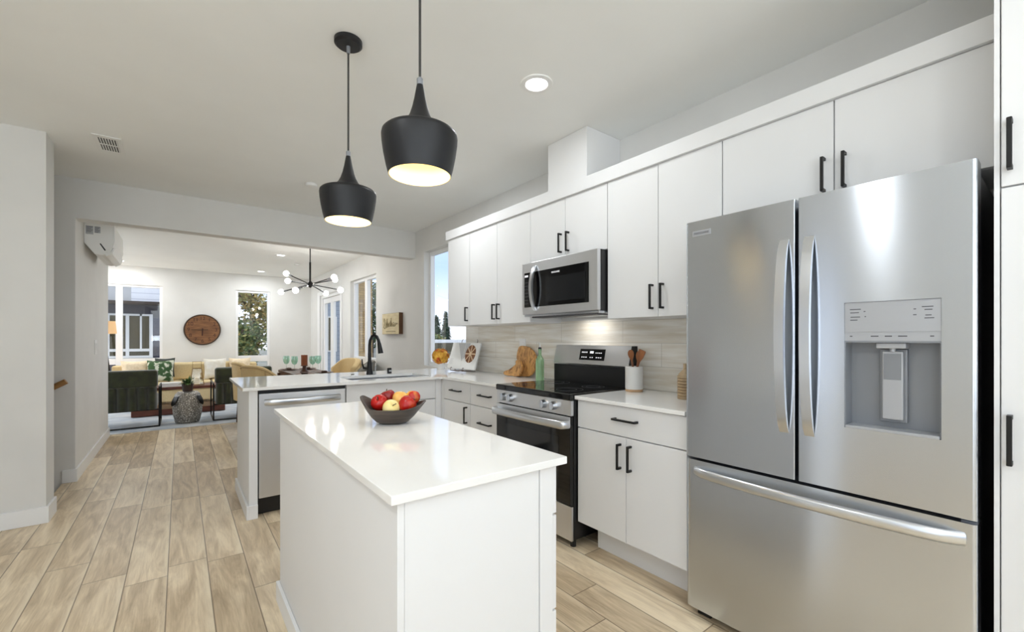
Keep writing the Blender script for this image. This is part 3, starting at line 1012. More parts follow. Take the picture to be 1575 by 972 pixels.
# ================================================================== lamps and ceiling fittings
def make_pendant(label, x, y):
    zb = 1.785                                  # lower rim
    t = thing('pendant_lamp', label, 'lamp', (x, y, zb), 0, 'black pendants over the island')
    MB().lathe([(0, CEIL - zb - 0.028), (0.052, CEIL - zb - 0.026), (0.062, CEIL - zb - 0.018), (0.062, CEIL - zb - 0.0005), (0, CEIL - zb - 0.0005)], (x, y, zb), 32).make('canopy', M['pend'], t)
    MB().lathe([(0, CEIL - zb - 0.062), (0.008, CEIL - zb - 0.060), (0.009, CEIL - zb - 0.028)], (x, y, zb), 12).make('cord_grip', M['grey_plastic'], t)
    MB().cyl((x, y, zb + 0.325), (x, y, CEIL - 0.03), 0.0042, seg=10).make('cord', M['cord'], t)
    outer = [(0.103, 0.0), (0.111, 0.03), (0.119, 0.07), (0.124, 0.105), (0.1255, 0.128), (0.1235, 0.138), (0.116, 0.145), (0.098, 0.151), (0.076, 0.158), (0.058, 0.168), (0.045, 0.182), (0.034, 0.203), (0.026, 0.228), (0.019, 0.258), (0.014, 0.286), (0.0105, 0.305)]
    MB().lathe(outer, (x, y, zb), 48).make('shade', M['pend'], t, angle=60)
    inner = [(0.103, 0.0), (0.100, 0.001), (0.109, 0.03), (0.118, 0.075), (0.120, 0.122), (0.105, 0.138), (0.06, 0.166), (0.0, 0.170)]
    MB().lathe(inner, (x, y, zb), 48).make('shade_lining', M['pend_in'], t, angle=60)
    MB().lathe([(0.0105, 0.304), (0.0105, 0.325), (0.006, 0.330), (0, 0.330)], (x, y, zb), 16).make('strain_relief', M['grey_plastic'], t)
    MB().lathe([(0, 0.075), (0.018, 0.078), (0.029, 0.092), (0.030, 0.107), (0.022, 0.125), (0.014, 0.14), (0.014, 0.168)], (x, y, zb), 20).make('bulb', M['bulb'], t)
    l = D.lights.new('lamp_light', 'AREA')
    l.shape = 'DISK'
    l.size = 0.11
    l.energy = 0.45
    l.color = (1.0, 0.93, 0.80)
    o = D.objects.new('lamp_light', l)
    COL.objects.link(o)
    o.parent = t
    o.location = (0, 0, 0.068)
    l = D.lights.new('lamp_glow', 'POINT')
    l.energy = 0.10
    l.color = (1.0, 0.88, 0.66)
    l.shadow_soft_size = 0.02
    o = D.objects.new('lamp_glow', l)
    COL.objects.link(o)
    o.parent = t
    o.location = (0, 0, 0.05)
    return t
p1 = make_pendant('black pendant lamp nearer the camera, larger of the two in view', 0.64, 1.345)
p2 = copy_tree(p1)
p2.location = (0.625, 2.075, 1.785)
p2['label'] = 'black pendant lamp farther from the camera with its canopy in view'

def make_downlight(label, x, y, watts):
    t = thing('recessed_light', label, 'ceiling light', (x, y, CEIL), 0, 'recessed ceiling lights')
    MB().lathe([(0.058, -0.003), (0.062, -0.008), (0.085, -0.006), (0.088, -0.0005)], (x, y, CEIL), 40).make('trim_ring', M['white_plastic'], t)
    MB().lathe([(0, -0.0045), (0.040, -0.0043), (0.059, -0.003)], (x, y, CEIL), 32).make('lens', M['downlight'], t)
    l = D.lights.new('lamp_light', 'AREA')
    l.shape = 'DISK'
    l.size = 0.12
    l.energy = watts
    l.color = (0.93, 0.97, 1.0)
    o = D.objects.new('lamp_light', l)
    COL.objects.link(o)
    o.parent = t
    o.location = (0, 0, -0.012)
    return t
d0 = make_downlight('recessed ceiling light over the kitchen aisle between island and range', 1.546, 1.80, LAMP_W)
living_light = [c for c in d0.children if c.type == 'LIGHT'][0].data.copy()
living_light.energy = 10.5
unseen_light = living_light.copy()  # lamp data for the added kitchen downlights
unseen_light.energy = 7.0
unseen_rear_light = living_light.copy()
unseen_rear_light.energy = 3.0
for lab, x, y in (('added recessed ceiling light near the sink, hidden behind the nearer pendant', 1.575, 3.30),  # added fixture; its bounce lifts the far kitchen ceiling
                  ('recessed ceiling light farthest left in the living room', -0.85, 10.4),
                  ('recessed living room ceiling light left of the chandelier, nearer of two', 1.34, 8.1),
                  ('small far recessed ceiling light above the back wall window', 1.335, 10.3),
                  ('added out-of-view recessed ceiling light above the refrigerator front', 1.0, -0.35),  # this and the following ones are added fill lamps, out of view
                  ('added out-of-view recessed ceiling light behind the camera position', -0.45, -0.6),
                  ('added out-of-view recessed ceiling light over the hall beside the island', -0.75, 1.0),
                  ('added out-of-view recessed ceiling light in the rear of the kitchen', 1.3, -1.6),
                  ('added out-of-view recessed ceiling light over the rear hall floor', -1.4, -2.0)):
    c = copy_tree(d0)
    c.location = (x, y, CEIL)
    c['label'] = lab
    for ch in c.children:
        if ch.type == 'LIGHT':
            ch.data = living_light if y > 5 else unseen_light if y > 0.5 else unseen_rear_light

# ceiling register
t = thing('air_vent', 'white rectangular air register in the kitchen ceiling', 'vent', (-0.40, 4.23, CEIL))
b = MB()
b.box(-0.475, -0.325, 4.06, 4.10, CEIL - 0.006, CEIL - 0.0005)
b.box(-0.475, -0.325, 4.36, 4.40, CEIL - 0.006, CEIL - 0.0005)
b.box(-0.475, -0.450, 4.10, 4.36, CEIL - 0.006, CEIL - 0.0005)
b.box(-0.350, -0.325, 4.10, 4.36, CEIL - 0.006, CEIL - 0.0005)
b.box(-0.450, -0.350, 4.225, 4.235, CEIL - 0.006, CEIL - 0.0005)
b.make('frame', M['white_plastic'], t)
MB().box(-0.45, -0.35, 4.10, 4.36, CEIL - 0.0018, CEIL - 0.0006).make('duct_opening', M['black_plastic'], t)
for r, (ya, yb) in enumerate(((4.102, 4.223), (4.237, 4.358))):
    for i in range(7):
        x = -0.447 + i * 0.0142
        MB().box(x + 0.004, x + 0.010, ya, yb, CEIL - 0.0055, CEIL - 0.002).make('louvre', M['white_plastic'], t)
def detector(label, x, y):
    t = thing('smoke_detector', label, 'smoke detector', (x, y, CEIL))
    MB().lathe([(0.05, -0.0005), (0.05, -0.014), (0.042, -0.024), (0, -0.026)], (x, y, CEIL), 28).make('housing', M['white_plastic'], t)
    MB().lathe([(0.040, -0.026), (0.030, -0.030), (0, -0.031)], (x, y, CEIL), 24).make('cover', M['white_plastic'], t)
detector('small white smoke detector on the kitchen ceiling left of the far pendant', 0.94, 4.2)
detector('small white smoke detector on the living room ceiling by the chandelier', 1.75, 8.9)

# --- mini split air conditioner high on the left wall
t = thing('air_conditioner', 'white wall mounted air conditioner high on the left wall past the opening', 'air conditioner', (-0.72, 6.1, 2.1))
AY0, AY1 = 5.72, 6.55
ap = [(-0.718, 2.148), (-0.718, 2.365), (-0.530, 2.365), (-0.508, 2.345), (-0.506, 2.185), (-0.536, 2.068), (-0.60, 2.045), (-0.648, 2.050)]
MB().prism(ap, 'y', AY0 + 0.012, AY1).make('housing', M['white_plastic'], t, angle=14)
sp2 = [(-0.718, 2.156), (-0.718, 2.36), (-0.535, 2.36), (-0.516, 2.342), (-0.514, 2.190), (-0.543, 2.078), (-0.605, 2.055), (-0.645, 2.058)]
sc_ = MB().prism(sp2, 'y', AY0, AY0 + 0.0115).make('side_cover', M['white_plastic'], t, angle=14)
for x0, x1, z0, z1, m in ((-0.708, -0.655, 2.232, 2.312, 'grey_light'), (-0.648, -0.605, 2.250, 2.312, 'grey_light')):
    s_ = MB().box(x0, x1, AY0 - 0.001, AY0 + 0.001, z0, z1).make('sticker', M['grey_light'], sc_)
    for i in range(6):
        MB().box(x0 + 0.004, x1 - 0.004 - 0.006 * (i % 3), AY0 - 0.0016, AY0 - 0.0008, z1 - 0.010 - i * 0.010, z1 - 0.006 - i * 0.010).make('sticker_print', M['ink'], s_)
MB().prism([(-0.612, 2.150), (-0.603, 2.154), (-0.566, 2.092), (-0.576, 2.086)], 'y', AY0 - 0.0015, AY0 + 0.001).make('louvre_gap', M['black_plastic'], t)
MB().prism([(-0.575, 2.052), (-0.532, 2.078), (-0.514, 2.125), (-0.506, 2.120), (-0.524, 2.066), (-0.568, 2.038)], 'y', AY0 + 0.02, AY1 - 0.02).make('air_louvre', M['white_plastic'], t)

# --- light switch, outlet, handrail
t = thing('light_switch', 'white double light switch plate on the left wall past the opening', 'switch', (-0.72, 6.42, 1.15))
MB().box(-0.7195, -0.714, 6.345, 6.495, 1.07, 1.225, 0.002).make('plate', M['white_plastic'], t)
for y in (6.385, 6.455):
    MB().box(-0.7145, -0.709, y - 0.017, y + 0.017, 1.11, 1.185, 0.002).make('rocker', M['white_plastic'], t)
t = thing('wall_outlet', 'white wall outlet on the tile behind the cutting board', 'outlet', (2.435, 3.03, 1.17))
MB().box(2.4335, 2.4395, 2.985, 3.07, 1.11, 1.235, 0.002).make('plate', M['white_plastic'], t)
for z in (1.15, 1.195):
    MB().box(2.4318, 2.4345, 3.012, 3.044, z - 0.014, z + 0.014, 0.002).make('receptacle', M['white_plastic'], t)
M['rail'] = noisy('oak_handrail_wood', rgb(172, 126, 72), rgb(140, 98, 54), (3, 30, 30), 2.0, 0.4)
t = thing('handrail', 'short oak handrail on the stair wall behind the near left wall', 'handrail', (-1.2, 5.22, 0.8))
b = MB()
b.tube([(-0.765, 5.222, 0.876), (-1.9, 5.222, 0.20)], 0.024, 12)
b.make('rail', M['rail'], t)
for x, z in ((-0.90, 0.795), (-1.6, 0.378)):
    MB().tube([(x, 5.2895, z - 0.06), (x, 5.25, z - 0.06), (x, 5.222, z - 0.02)], 0.007, 8).make('bracket', M['black'], t)

# ================================================================== things on the worktops
# --- fruit bowl and fruit
M['bowl'] = noisy('dark_carved_wood', rgb(48, 40, 36), rgb(84, 72, 62), (3, 3, 26), 2.5, 0.42, bump=0.2)
BX, BY = 0.672, 1.66
def bowl_fn(x, y, z, a):
    """carved boat shape: the two ends rise into lugs, the long sides dip"""
    f = max(0.0, min(1.0, z / 0.062))
    e = abs(math.cos(a)) ** 5
    lf = 1.0 if math.cos(a) < 0 else 0.45          # the left lug stands higher than the right
    lug = 1 + (0.16 + 0.10 * (1 - lf)) * e * f * f
    zz = z + f ** 1.6 * (0.038 * e * lf + 0.006 * math.cos(2 * a) + 0.004 * math.sin(3 * a))
    return x * lug, y * (1 + 0.05 * math.sin(a + 0.5)), zz
pf = [(0, 0.001), (0.048, 0.001), (0.060, 0.006), (0.078, 0.022), (0.093, 0.042), (0.103, 0.062), (0.0995, 0.064), (0.094, 0.060), (0.084, 0.042), (0.068, 0.022), (0.050, 0.012), (0, 0.011)]
b = MB().lathe(pf, (0, 0, 0), 56, 1.06, 0.92, fn=bowl_fn)
o = b.make('fruit_bowl', M['bowl'], None, local=True, angle=60)
o.location = (BX, BY, CT + 0.0005)
o.rotation_euler = (0, 0, math.atan2(-0.6076, 0.794) + 0.03)
tag(o, 'dark carved wooden bowl with raised ends holding apples on the island', 'bowl')
def apple_mat(name, c1, c2, lo=0.4, hi=0.62):
    return noisy(name, c1, c2, (9, 9, 4), 2.2, 0.22, detail=5, lo=lo, hi=hi)
M['ap_red'] = apple_mat('red_apple_skin', rgb(178, 24, 18), rgb(214, 92, 44), 0.5, 0.8)
M['ap_dark'] = apple_mat('dark_red_apple_skin', rgb(128, 18, 20), rgb(170, 40, 34))
M['ap_mix'] = apple_mat('red_yellow_apple_skin', rgb(190, 34, 22), rgb(232, 176, 82), 0.48, 0.66)
M['ap_yel'] = apple_mat('pale_yellow_apple_skin', rgb(240, 216, 140), rgb(244, 228, 168))
M['ap_org'] = apple_mat('golden_apple_skin', rgb(238, 176, 88), rgb(242, 206, 124))
M['stem'] = mat('brown_stem', rgb(78, 56, 34), 0.7)
RX, RY_ = Vector((0.794, -0.6076, 0)), Vector((0.6076, 0.794, 0))
apple_prof = [(0, -0.78), (0.18, -0.86), (0.42, -0.88), (0.70, -0.66), (0.90, -0.28), (0.99, 0.12), (0.95, 0.48), (0.74, 0.78), (0.46, 0.88), (0.22, 0.82), (0.08, 0.68), (0, 0.60)]
def apple(label, u, v, z, r, m, tilt):
    c = Vector((BX, BY, CT + z)) + RX * u + RY_ * v
    t = thing('apple', label, 'apple', c, 0, 'apples in the bowl')
    t.rotation_euler = tilt
    MB().lathe([(a * r, h * r) for a, h in apple_prof], (0, 0, 0), 28).make('flesh', m, t, local=True, angle=80)
    MB().tube([(0, 0, 0.6 * r), (0.003, 0, 0.85 * r), (0.008, 0, 1.08 * r)], [0.0018, 0.0016, 0.0022], 6).make('stem', M['stem'], t, local=True)
apple('bright red apple at the left front of the bowl', -0.050, -0.004, 0.078, 0.033, M['ap_red'], (0.5, -0.7, 0))
apple('dark red apple at the left back, highest in the bowl', -0.034, 0.056, 0.092, 0.0325, M['ap_dark'], (-0.2, -0.3, 0))
apple('pale yellow apple at the front centre of the bowl', 0.003, -0.036, 0.062, 0.0335, M['ap_yel'], (0.9, 0.1, 0))
apple('golden orange apple at the back centre of the bowl', 0.022, 0.032, 0.088, 0.032, M['ap_org'], (-0.4, 0.3, 0))
apple('large red apple at the right front of the bowl', 0.060, -0.012, 0.073, 0.035, M['ap_red'], (0.3, 0.8, 0.3))
apple('red and yellow striped apple right of the pale yellow one', 0.070, 0.044, 0.092, 0.030, M['ap_mix'], (-0.2, 0.5, 0.4))

# --- olive wood board leaning on the tile
M['olive'] = noisy('olive_wood', rgb(212, 158, 92), rgb(132, 82, 38), (1.0, 9, 4), 2.2, 0.4, detail=3, lo=0.46, hi=0.70, dist=2.5)
M['bark'] = noisy('dark_wood_edge', rgb(94, 60, 32), rgb(140, 92, 50), (8, 8, 8), 3.0, 0.6)
def blob_board(name, pts, th, parent, lean, x0, m, y0, z0):
    """thick irregular board, outline pts (y, z), leaning back against the wall"""
    b = MB()
    n = len(pts)
    fine = []
    for i in range(n):                          # Catmull-Rom outline
        p0, p1, p2, p3 = (Vector(pts[(i + k) % n]) for k in (-1, 0, 1, 2))
        for q in range(6):
            u = q / 6
            fine.append(0.5 * ((2 * p1) + (p2 - p0) * u + (2 * p0 - 5 * p1 + 4 * p2 - p3) * u * u + (3 * p1 - p0 - 3 * p2 + p3) * u ** 3))
    def P(p, k):
        return (x0 + math.sin(lean) * p[1] - k * math.cos(lean) * 1.0, y0 + p[0], z0 + p[1] * math.cos(lean) + k * math.sin(lean))
    rings = [[b.bm.verts.new(P((cc.x + (p.x - cc.x) * s_, cc.y + (p.y - cc.y) * s_), k)) for p in fine] for cc in [sum((Vector(q) for q in pts), Vector((0, 0))) / n] for s_, k in ((0.96, 0), (1, 0.005), (1, th - 0.006), (0.965, th))]
    mlen = len(fine)
    for i in range(3):
        for k in range(mlen):
            b.bm.faces.new((rings[i][k], rings[i][(k + 1) % mlen], rings[i + 1][(k + 1) % mlen], rings[i + 1][k]))
    b.bm.faces.new(rings[0][::-1])
    b.bm.faces.new(rings[-1])
    bmesh.ops.recalc_face_normals(b.bm, faces=b.bm.faces)
    return b.make(name, m, parent, angle=50)
# outline seen from the kitchen: +y is to the left
t = thing('cutting_board', 'round olive wood cutting board with natural edge leaning on the tile', 'cutting board', (2.38, 2.93, CT + 0.001))
blob_board('board', [(0.10, 0.0), (0.02, 0.0), (-0.08, 0.012), (-0.135, 0.075), (-0.135, 0.165), (-0.085, 0.225), (-0.02, 0.258), (0.05, 0.268), (0.11, 0.262), (0.13, 0.21), (0.125, 0.15), (0.085, 0.12), (0.10, 0.06)], 0.022, t, 0.16, 2.385, M['olive'], 2.93, CT + 0.002)
t = thing('serving_board', 'small ruffled olive wood board standing in front of the round board', 'serving board', (2.33, 2.99, CT + 0.001))
blob_board('board', [(0.12, 0.0), (0.06, 0.002), (0.0, 0.0), (-0.06, 0.015), (-0.085, 0.07), (-0.055, 0.125), (-0.02, 0.15), (0.015, 0.135), (0.01, 0.105), (0.055, 0.075), (0.10, 0.05), (0.155, 0.035), (0.165, 0.010)], 0.024, t, 0.22, 2.330, M['olive'], 2.985, CT + 0.002)

# --- green oil bottle
M['green_glass'] = mat('green_bottle_glass', rgb(168, 206, 160), 0.08, 0.0)
M['green_glass'].node_tree.nodes['Principled BSDF'].inputs['Transmission Weight'].default_value = 0.45
t = thing('oil_bottle', 'slim green glass oil bottle with pour spout left of the range', 'bottle', (2.28, 2.615, CT))
MB().lathe([(0, 0.001), (0.031, 0.001), (0.034, 0.006), (0.034, 0.150), (0.031, 0.170), (0.018, 0.192), (0.0125, 0.205), (0.0125, 0.240), (0.0145, 0.243), (0.0145, 0.250), (0, 0.250)], (2.28, 2.615, CT), 28).make('glass', M['green_glass'], t)
MB().lathe([(0.0135, 0.2505), (0.0135, 0.262), (0.006, 0.266), (0, 0.266)], (2.28, 2.615, CT), 16).make('stopper', M['black_plastic'], t)
MB().tube([(2.28, 2.615, CT + 0.266), (2.279, 2.615, CT + 0.285), (2.272, 2.617, CT + 0.300)], [0.004, 0.0035, 0.003], 8).make('spout', M['steel_handle'], t)

# --- utensil crock and its utensils
M['stone'] = noisy('grey_white_stoneware', rgb(214, 213, 209), rgb(224, 223, 220), nscale=6, rough=0.55)
M['clay'] = mat('bare_clay_base', rgb(196, 160, 122), 0.7)
M['utensil'] = noisy('reddish_brown_wood', rgb(128, 74, 42), rgb(164, 104, 62), (6, 6, 1.5), 3.0, 0.45)
CX_, CY_ = 2.285, 1.715
t = thing('utensil_crock', 'pale grey stoneware crock with bare clay foot right of the range', 'crock', (CX_, CY_, CT))
MB().lathe([(0.053, 0.016), (0.0545, 0.02), (0.0545, 0.155), (0.051, 0.158), (0.048, 0.154), (0.048, 0.012), (0, 0.012)], (CX_, CY_, CT), 36).make('body', M['stone'], t)
MB().lathe([(0, 0.001), (0.052, 0.001), (0.0535, 0.004), (0.053, 0.016)], (CX_, CY_, CT), 36).make('base', M['clay'], t)
def utensil(kind, label, tip, foot, w0, sh):
    f = Vector((CX_ + foot[0], CY_ + foot[1], CT + 0.016))
    h = Vector((CX_ + tip[0], CY_ + tip[1], CT + tip[2]))
    d = (h - f).normalized()
    t = thing(kind, label, 'utensil', f, 0, 'wooden utensils in the crock')
    MB().tube([f, f + (h - f) * 0.45, f + (h - f) * 0.72], [0.006, 0.0065, 0.007], 10).make('shaft', M['utensil'], t)
    n = [f + (h - f) * q for q in (0.70, 0.76, 0.82, 0.88, 0.94, 0.985, 1.0)]
    MB().tube(n, [w0 * q for q in sh], 14, flat=0.28, up=(0, 1, 0.0)).make('head', M['utensil'], t, angle=60)
utensil('wooden_spoon', 'wooden spoon leaning left in the crock', (0.004, 0.032, 0.262), (0.012, -0.006), 0.024, (0.28, 0.45, 0.8, 1.0, 0.95, 0.6, 0.2))
utensil('wooden_spatula', 'wide wooden spatula leaning right in the crock', (-0.012, -0.072, 0.262), (-0.012, 0.016), 0.026, (0.28, 0.5, 0.75, 0.9, 1.0, 1.0, 0.9))
utensil('slotted_spoon', 'wooden spoon standing between the other two in the crock', (0.018, -0.026, 0.255), (0.012, 0.005), 0.022, (0.3, 0.5, 0.85, 1.0, 0.9, 0.6, 0.25))

# --- ribbed tan bottle half hidden by the refrigerator
M['tan_ceramic'] = noisy('tan_ceramic', rgb(190, 168, 136), rgb(168, 142, 108), nscale=12, rough=0.6)
t = thing('ribbed_bottle', 'tan ribbed bottle half hidden behind the refrigerator edge', 'bottle', (2.22, 1.325, CT))
pr = [(0, 0.001), (0.040, 0.001)]
for i in range(8):
    pr += [(0.042, 0.006 + i * 0.016), (0.042, 0.017 + i * 0.016), (0.037, 0.0195 + i * 0.016)]
pr += [(0.036, 0.138), (0.016, 0.160), (0.011, 0.166), (0.011, 0.190), (0.013, 0.194), (0.010, 0.196), (0, 0.19)]
MB().lathe(pr, (2.22, 1.325, CT), 28).make('body', M['tan_ceramic'], t, angle=30)
t['label'] = 'tan ribbed bottle half hidden behind the refrigerator edge'

# --- cookbook on a wire stand
M['paper'] = mat('white_paper', rgb(240, 239, 236), 0.6)
M['paper_grey'] = mat('grey_printed_photo', rgb(196, 196, 196), 0.6)
M['pie'] = noisy('printed_pie_photo', rgb(92, 52, 26), rgb(150, 92, 46), (1, 20, 20), 3.0, 0.6)
M['crust'] = mat('printed_pale_crust', rgb(232, 204, 168), 0.6)
lean = 0.30
BKX, BKY = 2.262, 3.80
t = thing('cookbook', 'open cookbook showing a round pie photo left of the cutting board', 'book', (BKX, BKY, CT))
t.rotation_euler = (0, 0, 0.10)
def pagept(u, v, k):
    """u to the reader's right, v up the page, k toward the reader"""
    return (math.sin(lean) * v - k * math.cos(lean), -u, 0.024 + v * math.cos(lean) + k * math.sin(lean))
def page_poly(name, pts, k0, k1, m, parent):
    b = MB()
    A = [b.bm.verts.new(pagept(u, v, k0)) for u, v in pts]
    B = [b.bm.verts.new(pagept(u, v, k1)) for u, v in pts]
    n = len(pts)
    b.bm.faces.new(A)
    b.bm.faces.new(B[::-1])
    for i in range(n):
        b.bm.faces.new((A[i], B[i], B[(i + 1) % n], A[(i + 1) % n]))
    bmesh.ops.recalc_face_normals(b.bm, faces=b.bm.faces)
    return b.make(name, m, parent, local=True)
PW, PH = 0.225, 0.272
page_poly('cover', [(-PW - 0.006, -0.002), (PW + 0.006, -0.002), (PW + 0.006, PH + 0.005), (-PW - 0.006, PH + 0.005)], 0.0, 0.004, M['paper_grey'], t)
lp = page_poly('left_page', [(-PW, 0), (-0.002, 0), (-0.002, PH), (-PW, PH)], 0.0045, 0.018, M['paper'], t)
page_poly('printed_photo', [(-0.125, PH - 0.004), (-0.004, PH - 0.004), (-0.004, 0.075)], 0.0182, 0.0187, M['paper_grey'], lp)
rp = page_poly('right_page', [(0.002, 0), (PW, 0), (PW, PH), (0.002, PH)], 0.0045, 0.018, M['paper'], t)
page_poly('printed_photo', [(0.004, PH - 0.004), (0.075, PH - 0.004), (0.075, 0.16), (0.004, 0.10)], 0.0182, 0.0185, M['paper_grey'], rp)
pc = (0.112, 0.158)
pie = page_poly('printed_pie', [(pc[0] + 0.082 * math.cos(2 * PI * k / 40), pc[1] + 0.092 * math.sin(2 * PI * k / 40)) for k in range(40)], 0.0186, 0.0190, M['pie'], rp)
b = MB()
for k in range(4):
    a = PI * k / 4 + PI / 2
    dx_, dy_ = math.cos(a) * 0.080, math.sin(a) * 0.090
    nx, ny = -math.sin(a) * 0.0055, math.cos(a) * 0.0055
    b.bm.faces.new([b.bm.verts.new(pagept(pc[0] + p[0], pc[1] + p[1], 0.0193 + 0.0001 * k)) for p in ((dx_ + nx, dy_ + ny), (-dx_ + nx, -dy_ + ny), (-dx_ - nx, -dy_ - ny), (dx_ - nx, dy_ - ny))])
b.make('printed_crust', M['crust'], rp, local=True)
for i in range(5):
    page_poly('printed_line', [(-PW + 0.02, 0.05 + i * 0.012), (-PW + 0.075 - 0.01 * (i % 2), 0.05 + i * 0.012), (-PW + 0.075 - 0.01 * (i % 2), 0.052 + i * 0.012), (-PW + 0.02, 0.052 + i * 0.012)], 0.0181, 0.0185, M['paper_grey'], lp)
M['wire'] = mat('bronze_wire', rgb(92, 70, 58), 0.4, 0.7)
t = thing('book_stand', 'dark wire easel holding the open cookbook', 'book stand', (BKX, BKY, CT))
t.rotation_euler = (0, 0, 0.10)
b = MB()
b.tube([(-0.055, 0.10, 0.010), (-0.055, -0.10, 0.010)], 0.0028, 6)
for y in (0.10, -0.10):
    b.tube([(0.10, y, 0.004), (-0.035, y, 0.010), (-0.062, y, 0.012), (-0.064, y, 0.032), (-0.056, y, 0.044), (-0.046, y, 0.038)], 0.0028, 6)
b.make('ledge', M['wire'], t, local=True)
b = MB()
for y in (0.13, -0.13):
    b.tube([(0.012, y, 0.010), (0.109, y, 0.312), (0.112, y * 0.9, 0.325)], 0.0028, 6)
b.tube([(0.060, 0.13, 0.16), (0.060, -0.13, 0.16)], 0.0028, 6)
b.tube([(0.012, 0.13, 0.010), (0.012, -0.13, 0.010)], 0.0028, 6)
b.make('back_frame', M['wire'], t, local=True)
b = MB()
b.tube([(0.085, 0.0, 0.22), (0.135, 0.0, 0.004)], 0.0028, 6)
b.tube([(0.066, 0.13, 0.18), (0.085, 0.0, 0.22), (0.066, -0.13, 0.18)], 0.0022, 6)
b.make('rear_leg', M['wire'], t, local=True)
# --- squash shaped flower ball in a white cup by the window
M['mum'] = noisy('golden_petals', rgb(236, 186, 72), rgb(208, 146, 44), nscale=40, rough=0.7)
M['mum2'] = noisy('orange_petals', rgb(222, 120, 50), rgb(200, 92, 40), nscale=40, rough=0.7)
PX_, PY_ = 2.27, 4.255
t = thing('flower_pot', 'round ball of golden flowers in a small white cup by the kitchen window', 'potted flowers', (PX_, PY_, CT))
MB().lathe([(0, 0.001), (0.040, 0.001), (0.048, 0.05), (0.050, 0.066), (0.046, 0.066), (0.043, 0.05), (0, 0.045)], (PX_, PY_, CT), 28).make('cup', M['white_plastic'], t)
MB().ball((PX_, PY_, CT + 0.135), 0.088, 1, 1, 0.95, 20, 14).make('flower_ball', M['mum'], t)
rnd = random.Random(3)
for k in range(46):
    a, h = rnd.random() * 2 * PI, rnd.uniform(-0.75, 0.95)
    q = math.sqrt(1 - h * h)
    n_ = Vector((q * math.cos(a), q * math.sin(a), h * 0.95))
    c = Vector((PX_, PY_, CT + 0.135)) + n_ * 0.088
    b = MB()
    for j in range(9):
        aa = 2 * PI * j / 9
        e1 = n_.orthogonal().normalized()
        e2 = n_.cross(e1)
        d_ = (e1 * math.cos(aa) + e2 * math.sin(aa)) + n_ * 0.5
        b.leaf(c, d_, n_, 0.026, 0.014, 0.004)
    b.make('blossom', M['mum2'] if (k % 7 in (0, 3)) else M['mum'], t)
# ================================================================== left of the beam: dining area
M['tan_uph'] = noisy('tan_upholstery', rgb(206, 178, 128), rgb(212, 186, 138), nscale=60, rough=0.85)
M['grey_uph'] = noisy('grey_tweed_upholstery', rgb(132, 130, 124), rgb(152, 150, 144), nscale=90, rough=0.9)
M['chair_leg'] = mat('dark_walnut_leg', rgb(70, 48, 34), 0.5)
M['piping'] = mat('tan_piping', rgb(176, 148, 102), 0.8)
def make_dining_chair(label, m, loc, rz, group):
    t = thing('dining_chair', label, 'chair', loc, rz, group)
    # local: faces +X, barrel back around -X
    b = MB().box(-0.22, 0.26, -0.25, 0.25, 0.36, 0.485, 0.03, 3)
    b.make('seat', m, t, local=True)
    b = MB()
    outer, inner = [], []
    n = 14
    for k in range(n + 1):
        a = math.radians(-82 + 164 * k / n)
        ex = 0.62
        ca, sa = math.cos(a), math.sin(a)
        outer.append((-0.30 * ca ** ex + 0.02, 0.31 * (1 if sa > 0 else -1) * abs(sa) ** ex))
        inner.append((-0.225 * ca ** ex + 0.02, 0.235 * (1 if sa > 0 else -1) * abs(sa) ** ex))
    rows = []
    for z, s_ in ((0.36, 0), (0.62, 1), (0.84, 2), (0.875, 3)):
        rows.append(z)
    def top(k):
        return 0.905 - 0.16 * abs(2 * k / n - 1) ** 2.6
    V = []
    for k in range(n + 1):
        ox, oy = outer[k]
        ix, iy = inner[k]
        zt = top(k)
        tx = -0.03 * (1 - abs(2 * k / n - 1))
        V.append([b.bm.verts.new(p) for p in ((ox, oy, 0.36), (ox + tx, oy, zt - 0.03), (ox * 0.95 + ix * 0.05 + tx, oy * 0.95 + iy * 0.05, zt - 0.008), ((ox + ix) / 2 + tx, (oy + iy) / 2, zt), (ix * 0.95 + ox * 0.05 + tx, iy * 0.95 + oy * 0.05, zt - 0.008), (ix + tx, iy, zt - 0.03), (ix, iy, 0.36))])
    for k in range(n):
        for j in range(6):
            b.bm.faces.new((V[k][j], V[k][j + 1], V[k + 1][j + 1], V[k + 1][j]))
        b.bm.faces.new((V[k][6], V[k][0], V[k + 1][0], V[k + 1][6]))
    b.bm.faces.new(V[0])
    b.bm.faces.new(V[-1][::-1])
    bmesh.ops.recalc_face_normals(b.bm, faces=b.bm.faces)
    bk = b.make('backrest', m, t, local=True, angle=60)
    b = MB()
    pts = [(outer[k][0] - 0.004 - 0.03 * (1 - abs(2 * k / n - 1)), outer[k][1] * 1.012, top(k) - 0.03) for k in range(n + 1)]
    b.tube(pts, 0.007, 6)
    for k in (3, n - 3):
        b.tube([(outer[k][0] - 0.004, outer[k][1] * 1.012, 0.38), (outer[k][0] - 0.004 - 0.017, outer[k][1] * 1.012, top(k) - 0.03)], 0.006, 6)
    b.make('piping', M['piping'] if m is M['tan_uph'] else m, bk, local=True)
    for sx, sy in ((-0.19, -0.2), (-0.19, 0.2), (0.21, -0.2), (0.21, 0.2)):
        MB().tube([(sx, sy, 0.362), (sx * 1.12, sy * 1.08, 0.012)], [0.022, 0.013], 8).make('leg', M['chair_leg'], t, local=True)
    return t
c0 = make_dining_chair('tan upholstered dining chair nearest the peninsula end, on the left side of the table', M['tan_uph'], (0.945, 6.36, 0.003), 0.40, 'dining chairs')
c1 = copy_tree(c0)
c1.location = (0.90, 7.30, 0.003)
c1.rotation_euler.z = 0.1
c1['label'] = 'tan upholstered dining chair on the left side of the table behind the nearest one'
c2 = copy_tree(c0)
